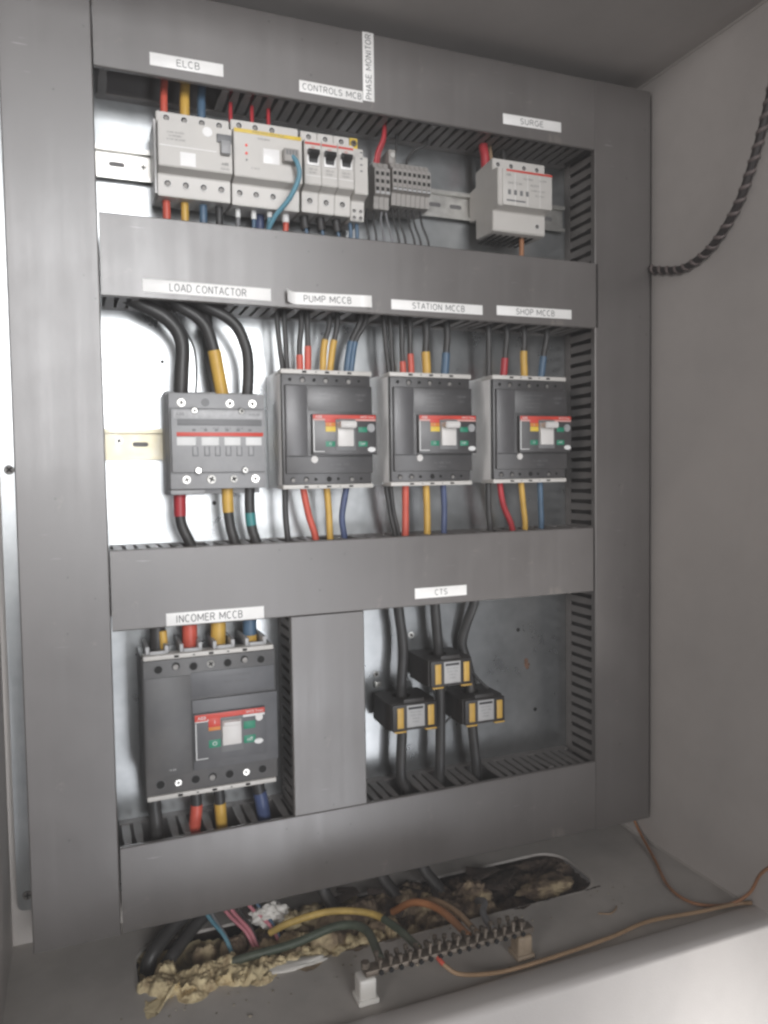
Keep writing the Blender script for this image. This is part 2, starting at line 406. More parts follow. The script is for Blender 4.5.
# shared small meshes (screws)
def screw_mesh(r, material, head=1.6, cross=True, slot=False):
    g = G(); g.cyl((0, 0, 0), (0, -1, 0), r, head, 18, r * 0.9, bev=0.25)
    me, c = mesh_from(g, 'screw', material); return me
def cross_mesh(r):
    g = G(); k = r * 0.62; t = r * 0.17
    g.box(-k, k, -0.25, 0.25, -t, t); g.box(-t, t, -0.3, 0.2, -k, k)
    me, c = mesh_from(g, 'cross_recess', 'hole'); return me
SC = {}
def screw(x, y, z, r, parent, material='steel', turn=None):
    """screw head standing on face y, with its cross recess as a sub-part"""
    key = (r, material)
    if key not in SC: SC[key] = (screw_mesh(r, material), cross_mesh(r))
    a = random.uniform(0, 1.5) if turn is None else turn
    tilt = (random.uniform(-.10, .10), a, random.uniform(-.10, .10))
    o = inst('screw', SC[key][0], (x, y - 0.6, z), parent, tilt)
    c = bpy.data.objects.new('cross_recess', SC[key][1]); c.parent = o; c.location = (0, -0.75 * S, 0); COL.objects.link(c)
    return o
HO = {}
def socket(x, y, z, r, parent, name='screw_hole', depth=1.0, rim='greyw', scr=True):
    """recessed terminal hole: ring, dark bottom"""
    key = (r, rim)
    if key not in HO:
        g = G(); t = bmesh.new(); n = 20
        R_ = [(r * 1.18, 0), (r * 1.12, -0.45), (r, -0.45), (r * 0.96, 0)]
        rg = [[t.verts.new((q * math.cos(2 * math.pi * k / n), yy, q * math.sin(2 * math.pi * k / n))) for k in range(n)] for q, yy in R_]
        for a, b in zip(rg, rg[1:]):
            for k in range(n): t.faces.new((a[k], a[(k + 1) % n], b[(k + 1) % n], b[k]))
        bmesh.ops.recalc_face_normals(t, faces=t.faces); g.add(t); ring, _ = mesh_from(g, 'rim', rim)
        g = G(); g.cyl((0, 0, 0), (0, -1, 0), r, 0.3, 18); dk, _ = mesh_from(g, 'screw_hole', 'hole')
        g = G(); g.cyl((0, 0, 0), (0, -1, 0), r * 0.72, 0.3, 14); g.box(-r * .6, r * .6, -.3, -.1, -r * .12, r * .12); hd, _ = mesh_from(g, 'screw_head', 'dsteel')
        HO[key] = (ring, dk, hd)
    ring, dk, hd = HO[key]
    o = inst(name, dk, (x, y - 0.1, z), parent)
    c = bpy.data.objects.new('rim', ring); c.parent = o; c.location = (0, -0.1 * S, 0); COL.objects.link(c)
    if scr:
        c = bpy.data.objects.new('screw_head', hd); c.parent = o; c.location = (random.uniform(-.15, .15) * r * S, -0.2 * S, -r * .22 * S); c.rotation_euler = (0, random.uniform(0, 3), 0); COL.objects.link(c)
    return o

# ------------------------------------------------------------------ enclosure
PY = 72.0                       # face of the mounting plate
XL, XR = -87.0, 738.0          # inner faces of the side panels
ZF, ZC = -530.0, 527.0          # floor and ceiling of the enclosure
enc = thing('enclosure', (315, 0, ZF), 'pale grey painted steel cabinet that houses all the switchgear', 'cabinet')
mk('back_panel', B(XL, XR, 96, 98, ZF, ZC), 'paint', enc)
mk('top_panel', B(XL - 2, XR + 2, -207, 98, ZC, ZC + 2), 'paint', enc, label='shaded ceiling panel of the cabinet')
mk('side_panel', B(XR, XR + 2, -207, 98, ZF, ZC), 'paint', enc, label='pale side wall of the cabinet carrying the spiral wrapped cable')
mk('side_panel', B(XL - 2, XL, -207, 98, ZF, ZC), 'paint', enc)

# the floor with its cable opening, a rounded slot cut through the sheet
OX0, OX1, OY0, OY1 = 40.0, 604.0, -60.0, 44.0
def floor_sheet():
    t = bmesh.new()
    out = [(XL, -168), (XR, -168), (XR, 98), (XL, 98)]
    rad = 34; inn = []
    for cx, cy, a0 in ((OX1 - rad, OY0 + rad, -90), (OX1 - rad, OY1 - rad, 0), (OX0 + rad, OY1 - rad, 90), (OX0 + rad, OY0 + rad, 180)):
        for k in range(7):
            a = math.radians(a0 + 15 * k); inn.append((cx + rad * math.cos(a), cy + rad * math.sin(a)))
    es = []
    for loop in (out, inn):
        vs = [t.verts.new((x, y, ZF)) for x, y in loop]
        es += [t.edges.new((vs[i], vs[(i + 1) % len(vs)])) for i in range(len(vs))]
    bmesh.ops.triangle_fill(t, edges=es, use_beauty=True)
    r = bmesh.ops.extrude_face_region(t, geom=t.faces[:])
    bmesh.ops.translate(t, verts=[v for v in r['geom'] if isinstance(v, bmesh.types.BMVert)], vec=(0, 0, -2))
    bmesh.ops.recalc_face_normals(t, faces=t.faces)
    return G().add(t), inn
fl, inn = floor_sheet()
mk('bottom_panel', fl, 'paintdirt', enc, label='dusty cabinet floor with a long rounded cable opening', angle=20)
t = bmesh.new(); n = len(inn); cx = (OX0 + OX1) / 2; cy = (OY0 + OY1) / 2
rings = []
for ex, z in ((2.5, ZF + .1), (1.8, ZF + .35), (0.8, ZF + .45), (-0.4, ZF + .2), (-0.8, ZF - 3)):
    rings.append([t.verts.new((x + ex * (1 if x > cx else -1) * min(1, abs(x - cx) / (OX1 - cx)) , y + ex * (y - cy) / (OY1 - cy), z)) for x, y in inn])
for a, b in zip(rings, rings[1:]):
    for k in range(n): t.faces.new((a[k], a[(k + 1) % n], b[(k + 1) % n], b[k]))
bmesh.ops.recalc_face_normals(t, faces=t.faces)
mk('opening_edge', G().add(t), 'paintdirt', enc)
mk('cable_well', G().box(OX0 - 20, OX1 + 20, OY0 - 20, OY1 + 20, ZF - 66, ZF - 64).box(OX0 - 20, OX1 + 20, OY1 + 20, OY1 + 22, ZF - 64, ZF - 3).box(OX0 - 20, OX1 + 20, OY0 - 22, OY0 - 20, ZF - 64, ZF - 3), 'debris', enc)
# folded front sill
lip = [(-168, ZF - 2), (-168, ZF), (-171, ZF + 3.5), (-176, ZF + 5.5), (-199, ZF + 5.5), (-205, ZF + 3), (-207, ZF - 3), (-207, ZF - 150), (-204, ZF - 150), (-204, ZF - 4), (-198, ZF + 3), (-177, ZF + 3), (-171, ZF - 2)]
mk('front_sill', G().prism(lip, XL - 2, XR + 3, 'x'), 'paint', enc, label='folded sill along the front of the cabinet floor', angle=50)

sp = [(XR - .6, y, ZC - .6 + random.uniform(-.6, .3)) for y in range(-206, 97, 8)]
mk('corner_seam', G().tube(sp, 1.7, 8, 4), 'paint', enc, label='uneven sealant bead along the ceiling corner')
sp = [(x, 94, ZC - .6 + random.uniform(-.5, .3)) for x in range(int(XL), int(XR), 10)]
mk('corner_seam', G().tube(sp, 1.7, 8, 3), 'paint', enc)
sp = [(XR - .6, y, ZF + .6 + random.uniform(-.3, .5)) for y in range(-166, 97, 8)]
mk('corner_seam', G().tube(sp, 1.6, 8, 4), 'paintdirt', enc)

# ------------------------------------------------------------------ mounting plate
def plate_mesh():
    pts = []
    for cx, cz, a0 in ((-71, -471, 180), (718, -471, 270), (718, 508, 0), (-71, 508, 90)):
        for k in range(5):
            a = math.radians(a0 + 22.5 * k); pts.append((cx + 8 * math.cos(a), cz + 8 * math.sin(a)))
    return G().prism(pts, PY, PY + 2.5, 'y')
plate = mk('mounting_plate', plate_mesh(), 'galv', None, 'galvanised steel mounting plate behind the breakers and ducts', 'mounting plate', angle=30)
mk('edge_fold', B(-79, -76.5, PY + 2.6, PY + 20, -470, 508), 'galv', plate)
for x, z in ((-70, 10), (-68.5, -462), (-70, 430)): screw(x, PY, z, 5.4, plate, 'dsteel')
for x, z in ((350, -260), (400, -213)): screw(x, PY, z, 4.2, plate, 'steel')
mk('stud_bracket', G().box(346, 356, PY - 3, PY - .2, -276, -270, .5).box(346, 348, PY - 9, PY - 3, -276, -268, .4), 'steel', plate)
for x, z, r in ((563, -221, 2.8), (590, -337, 2.8), (148, -32, 2.6)):
    mk('drilled_hole', G().cyl((x, PY - .05, z), (0, -1, 0), r, .3, 16), 'hole', plate)
g = G()
for k in range(9):
    a = random.uniform(0, 6.28); d = random.uniform(0, 5)
    g.cyl((575 + d * math.cos(a), PY - .1 - .02 * k, -271 + 1.4 * d * math.sin(a)), (0, -1, 0), random.uniform(1, 3.2), .2, 12)
mk('rust_stain', g, 'rust', plate, label='small rust stain on the plate')
mk('drilled_hole', G().cyl((93, PY - .05, 132), (0, -1, 0), 2.4, .3, 16), 'hole', plate)

# ------------------------------------------------------------------ wiring ducts
D0, D1 = 0.0, PY - 0.3           # cover front, duct back
FING = {}
def finger_v(width):
    key = (width, 'v')
    if key in FING: return FING[key]
    w = width / 2
    prof = [(27, -w), (27, w), (-6, w), (-20, w * .78), (-25, w * .84), (-25, -w * .84), (-20, -w * .78), (-6, -w)]   # (y, z)
    g = G(); g.prism(prof, -.9, .9, 'x'); FING[key] = mesh_from(g, 'finger', 'finger')[0]; return FING[key]
def finger_h(width):
    key = (width, 'h')
    if key in FING: return FING[key]
    w = width / 2
    prof = [(-w, 27), (w, 27), (w, -6), (w * .78, -20), (w * .84, -25), (-w * .84, -25), (-w * .78, -20), (-w, -6)]   # (x, y)
    g = G(); g.prism(prof, -.9, .9, 'z'); FING[key] = mesh_from(g, 'finger', 'finger')[0]; return FING[key]

def duct(label, x0, x1, z0, z1, vertical, side, pitch=12.5, fw=8.8, skip=(), c0=None, c1=None, start=None, stop=None):
    """slotted duct; 'side' is the wall that shows its fingers: 'below','above','left'"""
    d = thing('wiring_duct', ((x0 + x1) / 2, D1, z0), label, 'cable duct', 'grey slotted wiring ducts')
    mk('base', B(x0 + 3, x1 - 3, D1 - 2, D1, z0 + 3, z1 - 3), 'inside', d)
    # cover: a shallow channel with turned-in edges
    a0, a1 = (c0 if c0 is not None else (z0 if vertical else x0)), (c1 if c1 is not None else (z1 if vertical else x1))
    if vertical: prof = [(x0, 9), (x0, 1.2), (x0 + 1.2, 0), (x1 - 1.2, 0), (x1, 1.2), (x1, 9), (x1 - 1.6, 9), (x1 - 1.6, 2), (x0 + 1.6, 2), (x0 + 1.6, 9)]
    else: prof = [(5, z0), (1.2, z0), (0, z0 + 1.2), (0, z1 - 1.2), (1.2, z1), (5, z1), (5, z1 - 1.6), (2, z1 - 1.6), (2, z0 + 1.6), (5, z0 + 1.6)]
    mk('cover', G().prism(prof, a0, a1, 'z' if vertical else 'x'), 'duct', d, angle=25)
    s0 = start if start is not None else (z0 if vertical else x0); s1 = stop if stop is not None else (z1 if vertical else x1)
    if vertical:
        xs = x0 + 3.2; far = x1 - 3.2
        mk('wall', B(far - .9, far + .9, 5, D1, z0, z1), 'inside', d)
        mk('wall_foot', B(xs - .9, xs + .9, D1 - 12, D1, s0, s1), 'finger', d)
        mk('wall_rim', B(xs - .8, xs + .8, 4, 8.5, s0, s1), 'finger', d)
        me = finger_v(fw); q = s0 + pitch / 2
        while q < s1 - 2:
            if not any(a < q < b for a, b in skip): inst('finger', me, (xs, D1 - 12 - 26.5 + random.uniform(-.2, .2), q), d, (0, 0, random.gauss(0, .012)))
            q += pitch
    else:
        zs, far = (z0 + 1.2, z1 - 3.2) if side == 'below' else (z1 - 1.2, z0 + 3.2)
        mk('wall', B(s0, s1, 5, D1, far - .9, far + .9), 'inside', d)
        mk('wall_foot', B(s0, s1, D1 - 12, D1, zs - .9, zs + .9), 'finger', d)
        me = finger_h(fw); q = s0 + pitch / 2
        while q < s1 - 2:
            if not any(a < q < b for a, b in skip): inst('finger', me, (q, D1 - 12 - 26.5 + random.uniform(-.2, .2), zs), d, (random.gauss(0, .02), 0, 0))
            q += pitch
    return d

duct('tall grey wiring duct down the left, beside the load contactor', -60, 26, -489, 506, True, 'left', skip=((-600, 600),))
duct('tall grey wiring duct down the right with a long row of slots', 639.5, 730, -489, 506, True, 'left', pitch=14.4, fw=9.0)
duct('top horizontal grey duct carrying the ELCB and SURGE labels', 27.2, 638.7, 417, 506, False, 'below', skip=((44, 150),), start=30, stop=636)
duct('second grey duct carrying the LOAD CONTACTOR and PUMP MCCB labels', 27.2, 644, 187, 272, False, 'below', start=30, stop=636,
     skip=((64, 156), (212, 231), (240, 258), (277, 295), (304, 325), (346, 362), (370, 389), (402, 412), (428, 440), (491, 500), (517, 527), (544, 553), (577, 589)), c1=644)
duct('third grey duct below the pump and shop breakers', 27.2, 636, -162, -76, False, 'above', start=30, stop=636,
     skip=((108, 128), (155, 172), (181, 198), (219, 231), (251, 266), (271, 283), (288, 301), (352, 367), (370, 381), (400, 411), (424, 434), (490, 500), (522, 534), (543, 554), (568, 578)))
duct('bottom grey duct above the foam filled floor opening', 27.8, 638.7, -489, -395, False, 'above', start=30, stop=636,
     skip=((56, 78), (100, 118), (131, 149), (178, 202), (361, 384), (412, 432), (469, 487)))
duct('short upright duct between the incomer breaker and the transformers', 219, 308.5, -394.4, -162.8, True, 'left', pitch=12.6, fw=8)

# ------------------------------------------------------------------ DIN rails
def rail(label, x0, x1, zc, y, slots, material='steel', parent=None):
    r = thing('din_rail', ((x0 + x1) / 2, PY, zc), label, 'mounting rail', 'steel mounting rails')
    h = 17.5
    prof = [(y, zc + h), (y, zc + 12.5), (y + 6, zc + 12.5), (y + 6, zc - 12.5), (y, zc - 12.5), (y, zc - h), (y + 1.2, zc - h), (y + 1.2, zc - 13.7), (y + 7.2, zc - 13.7), (y + 7.2, zc + 13.7), (y + 1.2, zc + 13.7), (y + 1.2, zc + h)]
    mk('profile', G().prism(prof, x0, x1, 'x'), material, r, angle=20)
    for x in slots:
        pts = []
        for sx_, a0 in ((6, -90), (-6, 90)):
            for k in range(7):
                a = math.radians(a0 + 30 * k); pts.append((x + sx_ + 2.6 * math.cos(a), zc + 2.6 * math.sin(a)))
        mk('slot', G().prism(pts, y + 5.8, y + 5.95, 'y'), 'inside', r)
    return r
r1 = rail('upper mounting rail carrying the white modular devices', 28, 636, 347, 62, (50, 440, 470, 610))
screw(78, 68, 347, 4.2, r1, 'steel')
r2 = rail('yellowish mounting rail emerging left of the load contactor', 22, 205, 37, 60, (66,), 'passiv')
screw(43, 66, 41, 4.4, r2, 'steel')

# ------------------------------------------------------------------ white modular devices, upper row
def module(t, x0, x1, zt, zb, body='white', name='body', yc=-2, ys=13, up=(15, 13), lo=(40, 47)):
    """DIN module side profile: shoulders with terminals, raised centre"""
    H = zt - zb; prof = [(62, zt - 2), (ys, zt), (ys, zt - 13), (yc, zt - 15), (yc, zb + 26), (ys - 1, zb + 22), (ys + 1, zb), (58, zb + 2)]
    return mk(name, G().prism(prof, x0, x1, 'x', bev=.7), body, t, angle=30)

e = thing('earth_leakage_breaker', (126.5, PY, 291), 'white four pole earth leakage breaker under the ELCB label', 'breaker')
module(e, 88, 165, 388, 300)
for i in range(4):
    socket(98.5 + i * 18.6, 13, 381.5, 3.4, e); socket(98 + i * 19, 12.7, 313, 3.4, e)
mk('test_button', G().cyl((139, -2, 366.5), (0, -1, 0), 5.2, 1.6, 24, bev=.4), 'greyw', e)
tg = mk('toggle_housing', B(148.5, 164.5, -4.2, -1, 357, 366, .8), 'contd', e)
mk('toggle', B(152, 162.5, -9, -1.5, 344, 358, 1.2), 'cont', e)
mk('rating_window', B(110, 126, -2.25, -1.9, 328, 342), 'greyw', e)
mk('groove', B(89, 148, -2.3, -1.9, 346.6, 347.4), 'greyw', e)
text('lettering', 'ABB', 157, 335, -2.3, 3.0, 'ink2', e)
text('lettering', 'F204 AC', 157, 330, -2.3, 1.8, 'ink2', e)
for k, tx in enumerate(('In 63A  Idn 0.03A', 'Un 230/400V~', 'Im 1kA  IEC 61008')): text('lettering', tx, 106, 361 - 3.6 * k, -2.2, 1.7, 'ink2', e)
for k in range(4): text('lettering', '1357'[k], 98.5 + 18.6 * k, 375.8, 12.6, 1.8, 'ink2', e); text('lettering', '2468'[k], 98 + 19 * k, 306.5, 13.6, 1.8, 'ink2', e)
mk('clip', B(85.6, 88, 20, 62, 304, 382, .4), 'greyw', e)

p = thing('phase_monitor', (205, PY, 291), 'white phase monitor relay with yellow stripe and a blue cable plugged in', 'relay')
module(p, 167, 243, 391, 299)
for x in (176, 194, 213): socket(x, 13, 385, 3.3, p)
for x in (175, 193.5, 212.5, 231): socket(x, 12.7, 312, 3.3, p)
mk('yellow_band', B(167.6, 242.4, -2.7, 3, 371.5, 375.5, .3), 'yellowp', p)
text('lettering', 'PHASE MONITORING RELAY', 205, 373.4, -2.72, 2.0, 'ink2', p)
text('lettering', 'three phase', 200, 367.5, -2.2, 2.0, 'ink2', p)
for z in (358.5, 350, 343): mk('indicator', G().cyl((180.5, -2.2, z), (0, -1, 0), 1.5 if z > 345 else 1.0, .8, 14), 'led' if z > 345 else 'ink2', p)
mk('settings_window', B(199, 217, -2.4, -1.9, 342, 358, .2), 'greyw', p)
pl = mk('cable_plug', B(220, 237, -12, -2, 344, 358, 1.0), 'term', p)
for k in range(4): mk('contact', B(222.5 + 3.4 * k, 224.5 + 3.4 * k, -12.5, -11.9, 351, 356), 'contd', pl)
text('lettering', 'L1 L2 L3', 190, 335, -2.2, 1.8, 'ink2', p)

for i in range(3):
    x0 = 246 + i * 19.6; x1 = x0 + 19.2
    q = thing('miniature_circuit_breaker', (x0 + 9.6, PY, 293), ('left of the three white control breakers, next to the phase monitor', 'middle one of the three white single pole control breakers', 'right one of the three control breakers, beside the auxiliary contact')[i], 'breaker', 'control circuit breakers')
    module(q, x0, x1, 390, 300)
    socket(x0 + 9.4, 13, 384, 3.2, q); socket(x0 + 9.4, 12.7, 312.5, 3.4, q)
    mk('red_stripe', B(x0 + .6, x1 - .6, -2.5, -1.8, 369.6, 372), 'redp', q)
    text('lettering', 'ABB', x0 + 9.6, 366.5, -2.2, 1.8, 'redp', q)
    tw = mk('toggle_well', B(x0 + 2.6, x1 - 2.6, -3.4, -1.9, 346.5, 364.5, .5), 'greyw', q)
    mk('toggle', G().prism([(-3, 362.5), (-11, 360.5), (-12, 357), (-4.5, 353), (-3, 348)], x0 + 4.4, x1 - 4.4, 'x', bev=.5), 'black', q)
    mk('toggle_bar', B(x0 + 2.9, x1 - 2.9, -8.5, -3.3, 357.5, 362.8, .6), 'black', q)
    text('lettering', 'S201 C4', x0 + 9.6, 342.5, -2.2, 1.9, 'ink2', q); text('lettering', '230/400V~', x0 + 9.6, 338.8, -2.2, 1.5, 'ink2', q); mk('groove', B(x0 + 1, x1 - 1, -2.3, -1.9, 335.2, 335.8), 'greyw', q)
a = thing('auxiliary_contact', (314, PY, 293), 'narrow white auxiliary contact at the end of the control breakers', 'contact block')
module(a, 305, 321.5, 379, 296)
for z in (368, 361, 354, 347): mk('mark', B(312, 315, -2.3, -1.8, z, z + 1.6), 'ink2', a)
for x, z in ((309, 320), (309, 307), (317, 307), (309, 299.5), (317, 299.5)): socket(x, 12.6, z, 2.2, a)
y_ = mk('brass_screw_block', B(306, 316, 16, 28, 379, 392, 1), 'yellowp', a)
screw(311, 16, 386, 4, a, 'brass')

# terminal blocks on the rail: each slice is a thing of its own
def terminal(x0, wd, zt, zb, label, y=20, grp='rail terminals'):
    t = thing('rail_terminal', (x0 + wd / 2, PY, zb), label, 'terminal block', grp)
    prof = [(62, zt), (y + 8, zt), (y + 6, zt - 6), (y, zt - 9), (y, zb + 16), (y + 5, zb + 14), (y + 6, zb), (62, zb)]
    mk('body', G().prism(prof, x0 + .15, x0 + wd - .15, 'x', bev=.4), 'term', t, angle=30)
    cx = x0 + wd / 2
    for z in (zt - 15, zt - 24, zt - 33):
        if z > zb + 16: mk('wire_hole', B(cx - wd * .28, cx + wd * .28, y - .25, y + .2, z - 2.1, z + 2.1), 'hole', t)
    mk('marker', B(cx - wd * .34, cx + wd * .34, y - .5, y + .2, zb + 16.5, zb + 19), 'contl', t)
    return t
ordn = ('first', 'second', 'third', 'fourth', 'fifth', 'sixth', 'seventh', 'eighth')
for i in range(3): terminal(337 + i * 6.6, 6.6, 371, 316, f'grey rail terminal, {ordn[i]} from the auxiliary contact, below the red wires', y=16)
for i in range(8): terminal(359 + i * 6.3, 6.3, 373, 322, f'beige grey rail terminal, {ordn[i]} from the left in the wider terminal group', y=14)
eb = thing('terminal_end_stop', (364, PY, 372), 'small metal end clamp standing above the rail terminals', 'clamp')
mk('body', B(360, 369, 28, 60, 373.2, 391, 1), 'term', eb); mk('bolt', G().cyl((364.5, 27.6, 384), (0, -1, 0), 3.4, 3, 6), 'steel', eb)

s_ = thing('surge_arrester', (535, PY, 299), 'white four pole surge arrester under the SURGE label', 'surge arrester')
prof = [(66, 366), (48, 368), (48, 386), (8, 389), (4, 389), (4, 375), (-9, 373), (-9, 328), (4, 325), (4, 301), (8, 299), (48, 301), (48, 326), (66, 328)]
mk('body', G().prism(prof, 489, 565, 'x', bev=.8), 'white', s_, angle=30)
mk('cartridge', G().box(495, 566, -11, -4, 328, 372, 1), 'white', s_)
mk('red_stripe', B(500, 566, -11.4, -9, 368.8, 371.4, .2), 'redp', s_)
for k in range(4): socket(496.5 + 18.8 * k, 4, 381.5, 2.9, s_)
socket(553, 4, 311, 2.8, s_)
for k in range(3): mk('cartridge_joint', B(512 + 17.8 * k, 512.5 + 17.8 * k, -11.25, -10.5, 329, 368), 'greyw', s_)
text('lettering', 'ABB', 503, 364.5, -11.1, 2.6, 'ink2', s_); text('lettering', 'OVR T2 3N', 512, 355, -11.1, 2.6, 'ink2', s_, sx=1.1)
text('lettering', '40-275 P', 540, 355, -11.1, 2.4, 'ink2', s_); text('lettering', 'Imax 40kA', 531, 362, -11.1, 2.2, 'ink2', s_); text('lettering', 'In 20kA  Up 1.4kV', 545, 349, -11.1, 1.9, 'ink2', s_); text('lettering', 'IEC 61643-1', 548, 343, -11.1, 1.9, 'ink2', s_); text('lettering', 'L1      L2      L3      N', 525, 377.5, 3.9, 1.9, 'ink2', s_, sx=1.5); text('lettering', 'Uc 275V', 552, 362, -11.1, 2.2, 'ink2', s_)
for k in range(4): mk('status_window', B(502 + 8.5 * k, 506 + 8.5 * k, -11.3, -10.8, 341, 347), 'ink2', s_)
mk('print_panel', B(500, 527, -11.2, -10.9, 333, 335), 'ink2', s_)
for k in range(7): mk('vent_slot', B(496 + 9 * k, 500 + 9 * k, 14, 56, 298.6, 299.3), 'hole', s_)

# ------------------------------------------------------------------ load contactor
c = thing('contactor', (143, PY, -14), 'grey four pole contactor with a red stripe under the LOAD CONTACTOR label', 'contactor')
mk('base', B(90, 193, 28, 62, -20, 94, 1.2), 'cont', c)
mk('body', B(91, 195, 3, 40, -14, 90, 1.4), 'cont', c)
mk('centre_block', B(92.5, 194, -3.5, 5, 4, 72.5, 1.2), 'cont', c)
mk('nameplate', B(95, 191, -3.85, -3, 62, 71, .2), 'contl', c); text('lettering', 'ABB', 102, 66.5, -3.9, 3.6, 'contd', c); text('lettering', 'A75-40', 182, 66.5, -3.9, 2.8, 'contd', c)
mk('recess_band', B(99, 190, -3.9, -3, 54.5, 61.2, .2), 'contd', c)
text('lettering', '1L1    3L2    5L3    7L4', 146, 51.5, -3.6, 2.2, 'ink2', c, sx=1.6)
mk('red_stripe', B(98, 191.5, -4.1, -3, 43, 47.2, .2), 'redp', c)
for x0, x1 in ((98, 118), (124, 142.5), (148.5, 166), (172, 189.5)): mk('white_window', B(x0, x1, -4.0, -3, 33.2, 42, .2), 'wprint', c)
for x in (114, 126.5, 138, 149.5, 161.5, 174.5):
    mk('notch', B(x, x + 6.2, -4.0, -3.2, 21.5, 32, .1), 'contd', c); mk('latch', B(x + .9, x + 5.3, -4.6, -3.3, 22.4, 32, .2), 'cont', c)
    mk('slit', B(x + .5, x + 4, -3.8, -3.2, 48.6, 51, .05), 'contd', c)
for x in (104.5, 156.5, 181.5): screw(x, 3, 79.3, 4.6, c)
mk('empty_terminal', G().cyl((130, 3, 80), (0, -1, 0), 4.4, .7, 20), 'contd', c)
for x in (117.5, 168): socket(x, -3.5, 70.5, 3.6, c, 'screw_recess', rim='contd', scr=False); screw(x, -3.9, 70.5, 3.2, c)
for x in (120, 170.5): socket(x, -3.5, 6, 3.6, c, 'screw_recess', rim='contd', scr=False); screw(x, -3.9, 6, 3.2, c)
for x, r in ((108, 4.6), (134.5, 5.2), (159, 4.4), (183, 4.6)): screw(x, 3, -3.6, r, c)
mk('seam', B(92, 194.5, 2.6, 3.2, 73, 73.8), 'contd', c)
mk('foot', B(91, 128, 6, 40, -20, -14.6, 1), 'cont', c)

